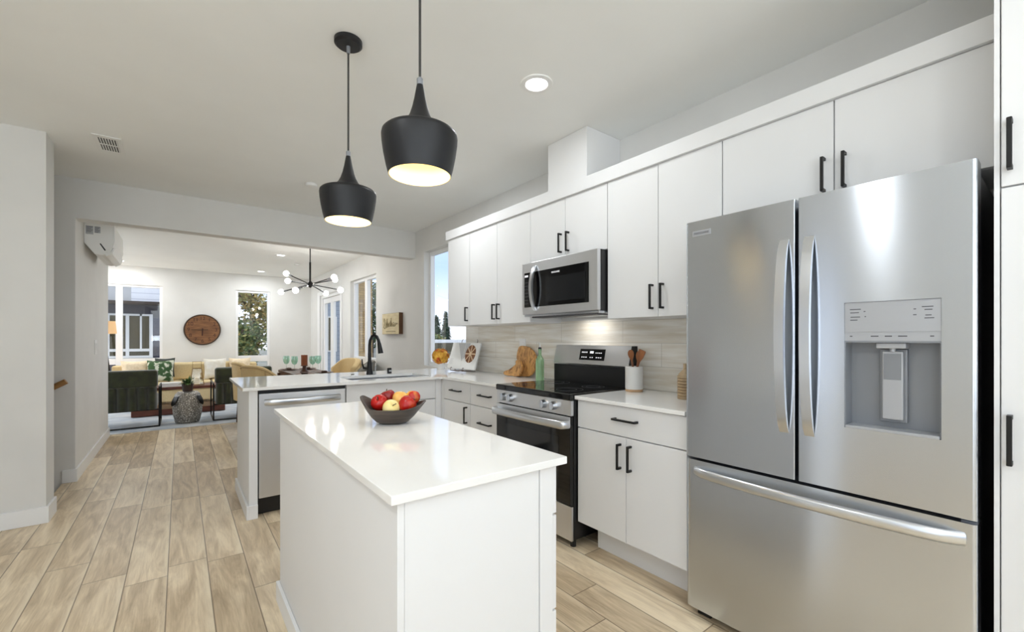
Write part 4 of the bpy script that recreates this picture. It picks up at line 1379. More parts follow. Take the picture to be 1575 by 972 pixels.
c2.location = (2.09, 7.45, 0.003)
c2.rotation_euler.z = PI + 0.35
c2['label'] = 'tan upholstered dining chair on the right side of the table under the window'
c3 = make_dining_chair('grey tweed dining chair right of the table beside the faucet', M['grey_uph'], (2.085, 6.66, 0.003), PI - 0.35, 'dining chairs')

M['walnut'] = noisy('dark_walnut', rgb(92, 58, 40), rgb(66, 40, 28), (2, 12, 12), 2.0, 0.35)
t = thing('dining_table', 'dark walnut dining table under the chandelier', 'table', (1.48, 7.0, 0.003))
MB().box(1.26, 1.79, 6.20, 7.85, 0.695, 0.738, 0.006).make('tabletop', M['walnut'], t)
for x in (1.27, 1.735):
    for y in (6.30, 7.75):
        MB().box(x - 0.035, x + 0.035, y - 0.035, y + 0.035, 0.003, 0.694, 0.004).make('leg', M['walnut'], t)
MB().box(1.27, 1.735, 6.30, 7.75, 0.63, 0.694).make('apron', M['walnut'], t)
M['gob'] = pane_mat('green_goblet_glass', (0.80, 0.92, 0.86, 1), 0.14)
def goblet(label, x, y):
    t = thing('goblet', label, 'glass', (x, y, 0.7485), 0, 'green goblets on the dining table')
    MB().lathe([(0.010, 0.098), (0.030, 0.112), (0.044, 0.145), (0.047, 0.185), (0.042, 0.225), (0.040, 0.225), (0.045, 0.185), (0.042, 0.147), (0.028, 0.115), (0, 0.103)], (x, y, 0.7485), 24).make('cup', M['gob'], t, angle=60)
    MB().lathe([(0, 0.0005), (0.036, 0.0008), (0.036, 0.004), (0.008, 0.010), (0.0055, 0.03), (0.0055, 0.085), (0.010, 0.099)], (x, y, 0.7485), 20).make('stem', M['pane_clear'], t, angle=60)
    return t
g0 = goblet('green glass goblet at the left end of the dining table', 1.29, 7.34)
for lab, x, y in (('green glass goblet second from the left on the dining table', 1.36, 7.12),
                  ('green glass goblet just right of the brown candle', 1.585, 7.00),
                  ('green glass goblet rightmost, touching the tan chair in view', 1.70, 7.16)):
    c = copy_tree(g0)
    c.location = (x, y, 0.7485)
    c['label'] = lab
M['candle'] = noisy('brown_wax', rgb(150, 86, 50), rgb(132, 72, 40), nscale=8, rough=0.6)
t = thing('candle_holder', 'tapered dark wood candle holder in the middle of the dining table', 'candle holder', (1.455, 6.93, 0.7385))
MB().lathe([(0, 0.0005), (0.060, 0.0005), (0.058, 0.012), (0.034, 0.05), (0.024, 0.085), (0.028, 0.093), (0.050, 0.097), (0.050, 0.104), (0, 0.104)], (1.455, 6.93, 0.7385), 24).make('stand', M['walnut'], t)
t = thing('pillar_candle', 'brown pillar candle on the dark wood holder', 'candle', (1.455, 6.93, 0.8430))
MB().lathe([(0, 0.0002), (0.043, 0.0002), (0.044, 0.150), (0.040, 0.154), (0.0, 0.148)], (1.455, 6.93, 0.8430), 24).make('wax', M['candle'], t)
MB().cyl((1.455, 6.93, 0.990), (1.455, 6.93, 1.004), 0.0015, seg=6).make('wick', M['black_plastic'], t)
M['plate'] = noisy('brown_stoneware_plate', rgb(112, 82, 66), rgb(90, 64, 52), nscale=9, rough=0.4)
for lab, x, y in (('brown stoneware plate at the left front place of the dining table', 1.36, 6.46), ('brown stoneware plate at the left back place of the dining table', 1.37, 7.62),
                  ('brown stoneware plate at the right front place of the dining table', 1.65, 6.60), ('brown stoneware plate at the right back place of the dining table', 1.65, 7.62)):
    t = thing('plate', lab, 'plate', (x, y, 0.7385), 0, 'place settings on the dining table')
    MB().lathe([(0, 0.003), (0.07, 0.003), (0.10, 0.009), (0.128, 0.015), (0.128, 0.018), (0.098, 0.013), (0.07, 0.007), (0, 0.007)], (x, y, 0.7385), 36).make('dish', M['plate'], t)
    nb = MB().lathe([(0, 0.0), (0.028, 0.002), (0.036, 0.016), (0.024, 0.030), (0.0, 0.034)], (x, y, 0.7465), 16, 1.3, 0.8)
    nb.make('folded_napkin', M['chair_leg'], t)
M['rug2'] = noisy('cream_woven_rug', rgb(224, 216, 204), rgb(208, 196, 180), (1, 1, 1), 14.0, 0.95, bump=0.3)
tag(MB().box(0.47, 2.38, 5.02, 8.05 - 0.6, 0.0005, 0.0030, 0.001).make('dining_rug', M['rug2']), 'cream flat woven rug under the dining table', 'rug')

# --- chandelier
CHX, CHY, CHZ = 1.55, 7.0, 2.05
t = thing('chandelier', 'black sputnik chandelier with white globe bulbs over the dining table', 'chandelier', (CHX, CHY, CHZ))
MB().lathe([(0, CEIL - CHZ - 0.02), (0.06, CEIL - CHZ - 0.02), (0.06, CEIL - CHZ - 0.0005), (0, CEIL - CHZ - 0.0005)], (CHX, CHY, CHZ), 24).make('canopy', M['black'], t)
MB().cyl((CHX, CHY, CHZ + 0.32), (CHX, CHY, CEIL - 0.015), 0.008, seg=10).make('rod', M['black'], t)
MB().cyl((CHX, CHY, CHZ), (CHX, CHY, CHZ + 0.33), 0.0135, seg=12).make('stem', M['black'], t)
MB().lathe([(0, -0.055), (0.018, -0.045), (0.036, -0.02), (0.036, 0.02), (0.018, 0.045), (0, 0.05)], (CHX, CHY, CHZ), 20).make('hub', M['black'], t)
# arms in picture axes: r to the right of the view, f away from it, z up
for r, f, z in ((-0.41, 0.10, 0.177), (-0.49, 0.30, 0.09), (-0.04, -0.36, -0.13), (-0.49, 0.10, -0.105), (0.086, 0.35, -0.10), (0.42, -0.15, 0.085), (0.27, 0.25, 0.104), (0.495, -0.10, -0.096)):
    d_ = (RX * r + RY_ * f + Vector((0, 0, z)))
    L_ = d_.length
    u = d_.normalized()
    c = Vector((CHX, CHY, CHZ))
    a = MB().cyl(c + u * 0.03, c + u * (L_ - 0.115), 0.0075, seg=8).make('arm', M['black'], t)
    MB().cyl(c + u * (L_ - 0.115), c + u * (L_ - 0.035), 0.013, 0.011, seg=10).make('socket', M['grey_plastic'], a)
    MB().ball(c + u * L_, 0.042, u=16, v=10).make('bulb', M['globe'], a)
l = D.lights.new('lamp_light', 'POINT')
l.energy = 38
l.color = (1.0, 0.97, 0.92)
l.shadow_soft_size = 0.04
o = D.objects.new('lamp_light', l)
COL.objects.link(o)
o.parent = t
o.location = (0, 0, -0.02)

# --- wooden sign on the right wall
M['sign'] = noisy('pale_wood_sign_face', rgb(214, 196, 152), rgb(226, 212, 172), (4, 4, 14), 2.0, 0.6)
M['sign_edge'] = mat('dark_wood_sign_edge', rgb(88, 58, 32), 0.6)
M['scribble'] = mat('grey_brown_script', rgb(164, 150, 116), 0.7)
t = thing('wall_sign', 'square pale wooden sign with faded script on the right wall past the faucet', 'wall sign', (2.42, 5.98, 1.45))
MB().box(2.392, XW - 0.0005, 5.68, 6.30, 1.30, 1.60, 0.003).make('block', M['sign_edge'], t)
MB().box(2.3895, 2.3925, 5.685, 6.295, 1.303, 1.597).make('face', M['sign'], t)
def stroke(pts, r=0.006):
    b = MB()
    b.tube([(2.3885, 6.26 - u, v) for u, v in pts], r, 5)
    return b
scr = [[(0.02, 1.48), (0.05, 1.53), (0.08, 1.50), (0.05, 1.44), (0.03, 1.40), (0.07, 1.38), (0.11, 1.41), (0.11, 1.47), (0.14, 1.43)],
       [(0.14, 1.39), (0.16, 1.52), (0.18, 1.40), (0.20, 1.46), (0.22, 1.41)], [(0.22, 1.43), (0.25, 1.47), (0.24, 1.41), (0.28, 1.42), (0.29, 1.49), (0.30, 1.41)],
       [(0.31, 1.53), (0.32, 1.41), (0.35, 1.46), (0.37, 1.41), (0.40, 1.44)], [(0.40, 1.47), (0.43, 1.44), (0.41, 1.41), (0.46, 1.42), (0.48, 1.46), (0.50, 1.44), (0.54, 1.45)],
       [(0.12, 1.34), (0.30, 1.345), (0.46, 1.34)]]
for s_ in scr:
    stroke(s_).make('script_stroke', M['scribble'], t)

# ================================================================== living room
M['cream_uph'] = noisy('cream_sofa_linen', rgb(214, 192, 146), rgb(222, 202, 158), nscale=50, rough=0.9)
t = thing('sofa', 'long cream linen sofa along the back wall under the clock', 'sofa', (0.25, 10.4, 0))
SXA, SXB = -0.98, 1.30
MB().box(SXA, SXB, 9.98, 10.80, 0.10, 0.30, 0.02).make('base', M['cream_uph'], t)
for k in range(3):
    w_ = (SXB - SXA - 0.32) / 3
    MB().box(SXA + 0.16 + k * w_ + 0.004, SXA + 0.16 + (k + 1) * w_ - 0.004, 9.96, 10.55, 0.302, 0.45, 0.035, 3).make('seat_cushion', M['cream_uph'], t)
    MB().box(SXA + 0.16 + k * w_ + 0.004, SXA + 0.16 + (k + 1) * w_ - 0.004, 10.40, 10.60, 0.452, 0.78, 0.05, 3).make('back_cushion', M['cream_uph'], t)
MB().box(SXA, SXB, 10.61, 10.80, 0.301, 0.74, 0.03, 3).make('backrest', M['cream_uph'], t)
for x0, x1 in ((SXA, SXA + 0.155), (SXB - 0.155, SXB)):
    MB().box(x0, x1, 9.98, 10.605, 0.301, 0.60, 0.03, 3).make('armrest', M['cream_uph'], t)
for x in (SXA + 0.08, SXB - 0.08):
    for y in (10.03, 10.74):
        MB().cyl((x, y, 0.0), (x, y, 0.10), 0.018, 0.025, 10).make('leg', M['walnut'], t)
def leafy_mat():
    return noisy('green_leaf_print', rgb(214, 216, 196), rgb(58, 88, 50), (9, 9, 9), 1.3, 0.9, detail=2, lo=0.44, hi=0.54)
M['leafy'] = leafy_mat()
M['beige_cloth'] = noisy('beige_cushion_cloth', rgb(240, 222, 192), rgb(228, 206, 172), nscale=30, rough=0.9)
M['white_cloth'] = noisy('white_cushion_cloth', rgb(236, 232, 222), rgb(222, 214, 196), nscale=12, rough=0.9)
M['dark_cloth'] = mat('dark_cushion_cloth', rgb(62, 66, 62), 0.9)
for nm, lab, x, y, z, w_, h_, rx, rz, m in (
        ('throw_pillow', 'beige throw pillow at the left end of the sofa', -0.63, 10.27, 0.655, 0.40, 0.38, -0.22, 0.1, M['beige_cloth']),
        ('throw_pillow', 'green leaf patterned throw pillow on the sofa behind the left armchair', -0.28, 10.13, 0.650, 0.40, 0.40, -0.25, -0.15, M['leafy']),
        ('throw_pillow', 'dark throw pillow behind the leaf patterned one', -0.22, 10.30, 0.70, 0.30, 0.36, -0.16, -0.1, M['dark_cloth']),
        ('throw_pillow', 'white throw pillow on the sofa right of the lantern', 0.55, 10.25, 0.655, 0.38, 0.40, -0.22, 0.1, M['white_cloth']),
        ('throw_pillow', 'beige throw pillow at the right end of the sofa', 0.96, 10.27, 0.655, 0.38, 0.40, -0.22, -0.1, M['beige_cloth'])):
    o = MB().pillow(w_, h_, 0.13).make(nm, m, None, local=True, angle=60)
    o.location = (x, y, z)
    o.rotation_euler = (rx, 0, rz)
    tag(o, lab, 'pillow', 'pillows on the cream sofa')

# --- green velvet armchairs, seen from behind
M['velvet'] = noisy('dark_green_velvet', rgb(30, 35, 16), rgb(52, 57, 27), (5, 5, 5), 2.0, 0.75)
M['velvet'].node_tree.nodes['Principled BSDF'].inputs['Sheen Weight'].default_value = 0.5
def make_armchair(label, loc):
    t = thing('armchair', label, 'armchair', loc, 0, 'green velvet armchairs by the coffee table')
    W_ = 0.38
    # channelled shell of the back (faces -Y, toward the kitchen)
    b = MB()
    n = 56
    pts = []
    for k in range(n + 1):
        u = -1 + 2 * k / n
        pts.append((u * (W_ - 0.01), 0.075 - 0.068 * abs(math.cos(PI * 3.5 * u)) ** 0.7))
    pts += [(W_ - 0.01, 0.10), (-W_ + 0.01, 0.10)]
    b.prism(pts, 'z', 0.245, 0.56)
    b.make('back_shell', M['velvet'], t, local=True, angle=40)
    MB().box(-W_, W_, 0.015, 0.155, 0.555, 0.795, 0.035, 3).make('back_cushion', M['velvet'], t, local=True)
    MB().box(-W_ + 0.01, W_ - 0.01, 0.105, 0.70, 0.245, 0.42, 0.03, 3).make('seat', M['velvet'], t, local=True)
    for s_ in (-1, 1):
        b = MB()
        x = s_ * (W_ + 0.018)
        b.tube([(x, 0.02, 0.012), (x, 0.02, 0.555), (x, 0.69, 0.555), (x, 0.69, 0.012), (x, 0.02, 0.012)], 0.011, 6)
        b.make('side_frame', M['black'], t, local=True)
    MB().tube([(-W_ - 0.018, 0.02, 0.012), (W_ + 0.018, 0.02, 0.012)], 0.010, 6).make('floor_bar', M['black'], t, local=True)
    MB().tube([(-W_ - 0.018, 0.10, 0.235), (W_ + 0.018, 0.10, 0.235)], 0.010, 6).make('cross_bar', M['black'], t, local=True)
    return t
a0 = make_armchair('green velvet armchair left of the silver stool, back to the kitchen', (-0.625, 7.83, 0.004))
a1 = copy_tree(a0)
a1.location = (0.80, 7.86, 0.004)
a1['label'] = 'green velvet armchair right of the silver stool, half hidden by the peninsula'

# --- hammered silver stool with a plant
M['hammer'] = mat('hammered_silver', rgb(160, 155, 146), 0.35, 0.45)
tt, N, L, p = nodes(M['hammer'])
vr = N.new('ShaderNodeTexVoronoi')
vr.feature = 'DISTANCE_TO_EDGE'
vr.inputs['Scale'].default_value = 38
g_ = N.new('ShaderNodeNewGeometry')
L.new(g_.outputs['Position'], vr.inputs['Vector'])
rr_ = N.new('ShaderNodeValToRGB')
rr_.color_ramp.elements[0].position = 0.04
rr_.color_ramp.elements[0].color = rgb(110, 105, 98)
rr_.color_ramp.elements[1].position = 0.30
rr_.color_ramp.elements[1].color = rgb(206, 202, 194)
L.new(vr.outputs['Distance'], rr_.inputs[0])
L.new(rr_.outputs[0], p.inputs['Base Color'])
bp = N.new('ShaderNodeBump')
bp.inputs['Strength'].default_value = 0.6
bp.inputs['Distance'].default_value = 0.01
L.new(vr.outputs['Distance'], bp.inputs['Height'])
L.new(bp.outputs[0], p.inputs['Normal'])
STX, STY = 0.092, 8.02
t = thing('garden_stool', 'hammered silver drum stool between the two green armchairs', 'stool', (STX, STY, 0.004))
MB().lathe([(0, 0.0005), (0.138, 0.001), (0.150, 0.02), (0.172, 0.12), (0.180, 0.22), (0.176, 0.32), (0.150, 0.42), (0.118, 0.452), (0.0, 0.456)], (STX, STY, 0.004), 40).make('drum', M['hammer'], t, angle=60)
M['opening_shade'] = mat('handle_cutout_shade', rgb(52, 50, 48), 0.4, 0.8)  # dark colour stands in for the shade inside the handle cutouts
for s_ in (-1, 1):
    m_ = Matrix.Translation((STX, STY, 0.004)) @ Matrix.Rotation(math.radians(-90 + s_ * 62), 4, 'Z') @ Matrix.Translation((0.168, 0, 0.345)) @ Matrix.Rotation(math.radians(-24), 4, 'Y') @ Matrix.Diagonal((0.010, 0.062, 0.095, 1))
    b = MB()
    bmesh.ops.create_uvsphere(b.bm, u_segments=20, v_segments=12, radius=1.0, matrix=m_)
    b.make('handle_opening', M['opening_shade'], t)
M['fern'] = noisy('dark_green_leaves', rgb(62, 88, 46), rgb(96, 124, 66), nscale=20, rough=0.6)
M['pot_brown'] = mat('dark_brown_pot', rgb(62, 44, 36), 0.5)
t = thing('potted_plant', 'small leafy plant in a dark brown pot on the silver stool', 'potted plant', (STX, STY, 0.4605))
MB().lathe([(0, 0.0005), (0.060, 0.001), (0.072, 0.11), (0.066, 0.11), (0.062, 0.095), (0, 0.095)], (STX, STY, 0.4605), 24).make('pot', M['pot_brown'], t)
b = MB()
rnd = random.Random(11)
for k in range(70):
    a = rnd.random() * 2 * PI
    el = rnd.uniform(0.15, 1.3)
    d_ = (math.cos(a) * math.cos(el), math.sin(a) * math.cos(el), math.sin(el))
    b.leaf((STX + 0.02 * math.cos(a), STY + 0.02 * math.sin(a), 0.4605 + 0.10), d_, (0, 0, 1), rnd.uniform(0.09, 0.16), 0.028, 0.03)
b.make('foliage', M['fern'], t)

# --- coffee table and what stands on it
M['mahogany'] = noisy('reddish_dark_wood', rgb(112, 60, 40), rgb(78, 38, 26), (2, 10, 10), 2.0, 0.35)
t = thing('coffee_table', 'reddish dark wood coffee table with a low shelf in front of the sofa', 'coffee table', (0.0, 9.2, 0.004))
MB().box(-0.52, 0.56, 8.95, 9.50, 0.405, 0.45, 0.005).make('top', M['mahogany'], t)
MB().box(-0.60, 0.62, 8.92, 9.53, 0.012, 0.105, 0.005).make('shelf', M['mahogany'], t)
for x in (-0.48, 0.52):
    for y in (9.0, 9.45):
        MB().box(x - 0.022, x + 0.022, y - 0.022, y + 0.022, 0.106, 0.404).make('post', M['black'], t)
M['book1'] = mat('white_book_cover', rgb(232, 230, 226), 0.5)
for k, (lab, z0, th, w_) in enumerate((('white book at the bottom of the stack on the coffee table', 0.4505, 0.034, 0.15), ('white book on top of the stack on the coffee table', 0.485, 0.028, 0.14))):
    t = thing('book', lab, 'book', (-0.12, 9.12, z0), 0, 'books on the coffee table')
    x0, x1 = -0.12 - w_, -0.12 + w_
    MB().box(x0, x1, 9.02, 9.23, z0, z0 + 0.004).box(x0, x1, 9.02, 9.23, z0 + th - 0.004, z0 + th - 0.0004).box(x0, x1, 9.02, 9.025, z0 + 0.004, z0 + th - 0.004).make('cover', M['book1'], t)
    MB().box(x0 + 0.006, x1 - 0.006, 9.0255, 9.222, z0 + 0.0042, z0 + th - 0.0042).make('pages', M['paper'], t)
LNX, LNY = 0.235, 9.2
t = thing('lantern', 'tapered glass lantern with thin brass frame on the coffee table', 'lantern', (LNX, LNY, 0.4505))
M['brass'] = mat('thin_brass', rgb(150, 122, 82), 0.35, 0.8)
bw, tw_, hh = 0.095, 0.062, 0.27
b = MB()
cb = [(LNX + sx * bw, LNY + sy * bw, 0.456) for sx, sy in ((-1, -1), (1, -1), (1, 1), (-1, 1))]
ct_ = [(LNX + sx * tw_, LNY + sy * tw_, 0.456 + hh) for sx, sy in ((-1, -1), (1, -1), (1, 1), (-1, 1))]
for k in range(4):
    b.tube([cb[k], cb[(k + 1) % 4]], 0.0055, 6)
    b.tube([ct_[k], ct_[(k + 1) % 4]], 0.0055, 6)
    b.tube([cb[k], ct_[k]], 0.0055, 6)
b.tube([(LNX - tw_, LNY, 0.456 + hh), (LNX - tw_, LNY, 0.456 + hh + 0.115), (LNX + tw_, LNY, 0.456 + hh + 0.115), (LNX + tw_, LNY, 0.456 + hh)], 0.005, 6)
b.make('frame', M['brass'], t)
b = MB()
for k in range(4):
    q = [cb[k], cb[(k + 1) % 4], ct_[(k + 1) % 4], ct_[k]]
    b.bm.faces.new([b.bm.verts.new(v) for v in q])
b.make('glass', M['pane_clear'], t)
MB().box(LNX - bw, LNX + bw, LNY - bw, LNY + bw, 0.4508, 0.4545).make('base', M['brass'], t)
M['wax'] = mat('ivory_wax', rgb(240, 214, 160), 0.5)
t = thing('pillar_candle', 'ivory pillar candle inside the brass lantern', 'candle', (LNX, LNY, 0.455))
MB().lathe([(0, 0.0002), (0.038, 0.0002), (0.038, 0.12), (0, 0.117)], (LNX, LNY, 0.455), 20).make('wax', M['wax'], t)
MB().cyl((LNX, LNY, 0.572), (LNX, LNY, 0.584), 0.0015, seg=6).make('wick', M['black_plastic'], t)

# --- rug, clock, floor lamp
M['rug'] = noisy('blue_grey_faded_rug', rgb(214, 216, 218), rgb(168, 178, 190), (1, 1.6, 1), 2.6, 0.95, detail=9, lo=0.35, hi=0.62)
M['rug_edge'] = mat('rug_hem', rgb(196, 192, 186), 0.95)
t = thing('living_room_rug', 'faded blue grey rug under the armchairs and coffee table', 'rug', (0, 9.0, 0))
MB().box(-1.75, 1.25, 7.58, 9.92, 0.0005, 0.0035, 0.001).make('field', M['rug'], t)
MB().box(-1.76, 1.26, 7.555, 7.579, 0.0005, 0.0035, 0.001).make('hem', M['rug_edge'], t)
M['clock'] = noisy('aged_brown_clock_wood', rgb(104, 68, 40), rgb(132, 90, 54), (3, 3, 18), 2.0, 0.6)
M['clock_rim'] = mat('dark_clock_rim', rgb(66, 50, 38), 0.5, 0.4)
M['clock_num'] = mat('rust_brown_numeral', rgb(62, 26, 12), 0.6)
CLX, CLZ, CLR = 0.372, 1.418, 0.312
t = thing('wall_clock', 'large round brown wooden wall clock above the sofa', 'clock', (CLX, YB, CLZ))
MB().tube([(CLX, YB - 0.0005, CLZ), (CLX, YB - 0.032, CLZ)], CLR - 0.012, 56).make('dial', M['clock'], t)
MB().tube([(CLX + (CLR - 0.010) * math.cos(2 * PI * k / 56), YB - 0.024, CLZ + (CLR - 0.010) * math.sin(2 * PI * k / 56)) for k in range(57)], 0.0145, 8, cap=False).make('rim', M['clock_rim'], t)
for k in range(12):
    a = PI / 2 - 2 * PI * (k + 1) / 12
    lettering('numeral', str(k + 1), 0.10, (CLX + 0.232 * math.cos(a), YB - 0.0330, CLZ + 0.232 * math.sin(a)), FACE_MY, M['clock_num'], t)
def hand(ang, ln, tail, wd):
    a = math.radians(ang)
    ux_, uz_ = math.cos(a), math.sin(a)
    px_, pz_ = -uz_, ux_
    pts = [(-tail, wd), (ln * 0.9, wd * 0.8), (ln, 0), (ln * 0.9, -wd * 0.8), (-tail, -wd)]
    return MB().prism([(CLX + ux_ * q + px_ * s_, CLZ + uz_ * q + pz_ * s_) for q, s_ in pts], 'y', YB - 0.040, YB - 0.036)
hand(180, 0.20, 0.09, 0.006).make('minute_hand', M['clock_rim'], t)
hand(-92, 0.13, 0.03, 0.011).make('hour_hand', M['clock_num'], t)
MB().tube([(CLX, YB - 0.032, CLZ), (CLX, YB - 0.043, CLZ)], 0.014, 14).make('hand_pivot', M['clock_rim'], t)

M['shade'] = mat('linen_lamp_shade', rgb(222, 184, 138), 0.8)
M['shade'].node_tree.nodes['Principled BSDF'].inputs['Emission Color'].default_value = rgb(232, 190, 140)
M['shade'].node_tree.nodes['Principled BSDF'].inputs['Emission Strength'].default_value = 0.30
FLX, FLY = -1.075, 10.45
t = thing('floor_lamp', 'black tripod floor lamp with linen drum shade by the left window', 'lamp', (FLX, FLY, 0))
MB().lathe([(0.185, 1.325), (0.165, 1.545)], (FLX, FLY, 0), 32).make('shade', M['shade'], t)
for k in range(3):
    a = 2 * PI * k / 3 - PI / 2 + 0.55
    MB().tube([(FLX + 0.03 * math.cos(a), FLY + 0.03 * math.sin(a), 1.30), (FLX + 0.27 * math.cos(a), FLY + 0.27 * math.sin(a), 0.008)], [0.015, 0.012], 8).make('leg', M['black'], t)
MB().cyl((FLX, FLY, 1.28), (FLX, FLY, 1.33), 0.04, seg=14).make('hub', M['black'], t)
MB().cyl((FLX, FLY, 1.33), (FLX, FLY, 1.38), 0.016, seg=10).ball((FLX, FLY, 1.41), 0.03).make('bulb', M['globe'], t)
l = D.lights.new('lamp_light', 'POINT')
l.energy = 4
l.color = (1.0, 0.85, 0.65)
l.shadow_soft_size = 0.05
o = D.objects.new('lamp_light', l)
COL.objects.link(o)
o.parent = t
o.location = (0, 0, 1.44)

# ================================================================== outside the windows
M['ground'] = noisy('asphalt_and_grass', rgb(150, 150, 146), rgb(128, 132, 120), nscale=0.6, rough=0.95)
o = MB().box(-30, 60, YB + 0.4, 90, -0.9, -0.8).box(XW + 0.4, 60, -12, YB + 0.4, -0.9, -0.8).make('street_ground', M['ground'])
o['kind'] = 'structure'
M['navy'] = lap_mat('navy_lap_siding', rgb(44, 44, 66), rgb(28, 28, 44), 0.16)
M['wsiding'] = lap_mat('white_lap_siding', rgb(240, 242, 248), rgb(188, 192, 204), 0.155)
M['gwall'] = mat('light_grey_panel', rgb(196, 197, 198), 0.7)
M['soffit'] = mat('dark_brown_soffit', rgb(52, 38, 32), 0.7)
M['hglass'] = mat('dark_house_glass', rgb(74, 68, 46), 0.12)
t = thing('neighbour_house', 'navy and white neighbouring house seen through the left back window', 'house', (-2.5, 15.2, -0.8))
MB().box(-7, -0.05, 15.0, 15.4, -0.8, 2.12).make('lower_wall', M['navy'], t)
MB().box(-7, -0.05, 14.55, 15.4, 2.121, 2.19).make('soffit', M['soffit'], t)
MB().box(-7, -0.985, 14.70, 15.4, 2.191, 5.5).make('grey_wall', M['gwall'], t)
MB().box(-0.984, -0.05, 14.70, 15.4, 2.191, 5.5).make('white_siding', M['wsiding'], t)
f = MB()
hx0, hx1, hz0, hz1 = -1.98, -0.575, 0.73, 1.88
f.box(hx0, hx1, 14.95, 15.0, hz0, hz0 + 0.06)
f.box(hx0, hx1, 14.95, 15.0, hz1 - 0.05, hz1)
f.box(hx0, hx1, 14.95, 15.0, 0.90, 0.97)
for x in (hx0 + 0.03, -1.45, -1.075, hx1 - 0.03):
    f.box(x - 0.035, x + 0.035, 14.945, 15.0, hz0, hz1)
f.box(-0.83, -0.79, 14.95, 15.0, 0.97, hz1)
hw = f.make('house_window', M['trim'], t)
MB().box(hx0, hx1, 14.975, 14.985, hz0, hz1).make('pane', M['hglass'], hw)

def tree(label, x, y, z0, h, r, n, m1, m2, seed, leaf=0.16, squash=1.0, group='trees outside the windows', kind='broadleaf_tree'):
    t = thing(kind, label, 'tree', (x, y, z0), 0, group)
    rnd = random.Random(seed)
    tr = MB()
    tr.tube([(x, y, z0), (x + 0.05, y, z0 + h * 0.4), (x, y + 0.05, z0 + h * 0.8)], [0.13, 0.09, 0.04], 8)
    for k in range(5):
        a = rnd.random() * 2 * PI
        zz = z0 + h * rnd.uniform(0.35, 0.7)
        tr.tube([(x, y, zz), (x + r * 0.6 * math.cos(a), y + r * 0.6 * math.sin(a), zz + h * 0.15)], [0.05, 0.02], 6)
    tr.make('trunk', M['tree_bark'], t)
    b = MB()
    lobes = []
    for k in range(9):
        a = rnd.random() * 2 * PI
        q = rnd.uniform(0.2, 0.7) * r
        lobes.append((x + q * math.cos(a), y + q * math.sin(a), z0 + h * rnd.uniform(0.38, 0.86), r * rnd.uniform(0.4, 0.62)))
    for k in range(n):
        lx, ly, lz, lr = lobes[k % 9]
        d_ = Vector((rnd.gauss(0, 1), rnd.gauss(0, 1), rnd.gauss(0, 1))).normalized()
        rad = lr * rnd.random() ** 0.4
        c = Vector((lx, ly, lz)) + d_ * rad
        up = Vector((rnd.gauss(0, 1), rnd.gauss(0, 1), rnd.gauss(0, 1)))
        b.leaf(c, (rnd.gauss(0, 1), rnd.gauss(0, 1), rnd.gauss(0, 0.7) - 0.2), up, leaf * rnd.uniform(0.7, 1.4), leaf * 0.7)
        b.bm.faces.ensure_lookup_table()
        b.bm.faces[-1].material_index = 0 if rnd.random() < 0.6 else 1
    b.make('foliage', [m1, m2], t)
def conifer(label, x, y, z0, h, r, seed):
    t = thing('conifer_tree', label, 'tree', (x, y, z0), 0, 'trees outside the windows')
    rnd = random.Random(seed)
    MB().cyl((x, y, z0), (x, y, z0 + h * 0.98), 0.14, 0.02, 8).make('trunk', M['tree_bark'], t)
    b = MB()
    for k in range(1500):
        u = rnd.random() ** 0.7
        zz = z0 + h * (1 - u * 0.92)
        rr = r * u * rnd.uniform(0.15, 1.0)
        a = rnd.random() * 2 * PI
        b.leaf((x + rr * math.cos(a), y + rr * math.sin(a), zz), (math.cos(a), math.sin(a), -0.45 + rnd.uniform(-0.3, 0.3)), (0, 0, 1), 0.42 * (0.5 + u), 0.14)
    b.make('foliage', M['needles'], t)
M['tree_bark'] = noisy('tree_bark', rgb(92, 78, 62), rgb(64, 54, 44), (6, 6, 1), 3.0, 0.9)
M['leaf_green'] = noisy('mid_green_leaves', rgb(112, 130, 78), rgb(80, 100, 60), nscale=1.2, rough=0.7)
M['leaf_olive'] = noisy('olive_leaves', rgb(168, 160, 98), rgb(126, 134, 78), nscale=1.2, rough=0.7)
M['leaf_gold'] = noisy('golden_autumn_leaves', rgb(212, 186, 116), rgb(182, 152, 90), nscale=1.2, rough=0.7)
M['needles'] = noisy('dark_conifer_needles', rgb(52, 78, 58), rgb(74, 100, 72), nscale=1.5, rough=0.8)
tree('golden olive tree filling the upper half of the back wall window', 2.05, 18.3, -0.8, 4.9, 1.15, 3200, M['leaf_olive'], M['leaf_gold'], 5, 0.13)
tree('green bushy tree low in the back wall window', 1.55, 15.7, -0.8, 2.9, 0.9, 2600, M['leaf_green'], M['leaf_olive'], 9, 0.12)
tree('dark green tree beyond the brick wall in the dining window', 6.9, 19.6, -0.8, 5.0, 1.3, 2200, M['leaf_green'], M['needles'], 14, 0.15)
tree('green shrub tree behind the white van outside the kitchen window', 11.9, 23.6, -0.8, 2.4, 0.8, 1800, M['leaf_green'], M['leaf_olive'], 21, 0.16)
conifer('tall conifer at the left of the kitchen window', 13.75, 27.7, -0.8, 4.5, 0.42, 31)
conifer('shorter conifer in the middle of the kitchen window', 15.05, 29.6, -0.8, 3.7, 0.40, 32)
conifer('conifer at the right of the kitchen window beside the wall cabinet', 16.35, 29.8, -0.8, 4.2, 0.42, 33)
conifer('small far conifer between the others in the kitchen window', 16.7, 32.0, -0.8, 4.0, 0.7, 34)

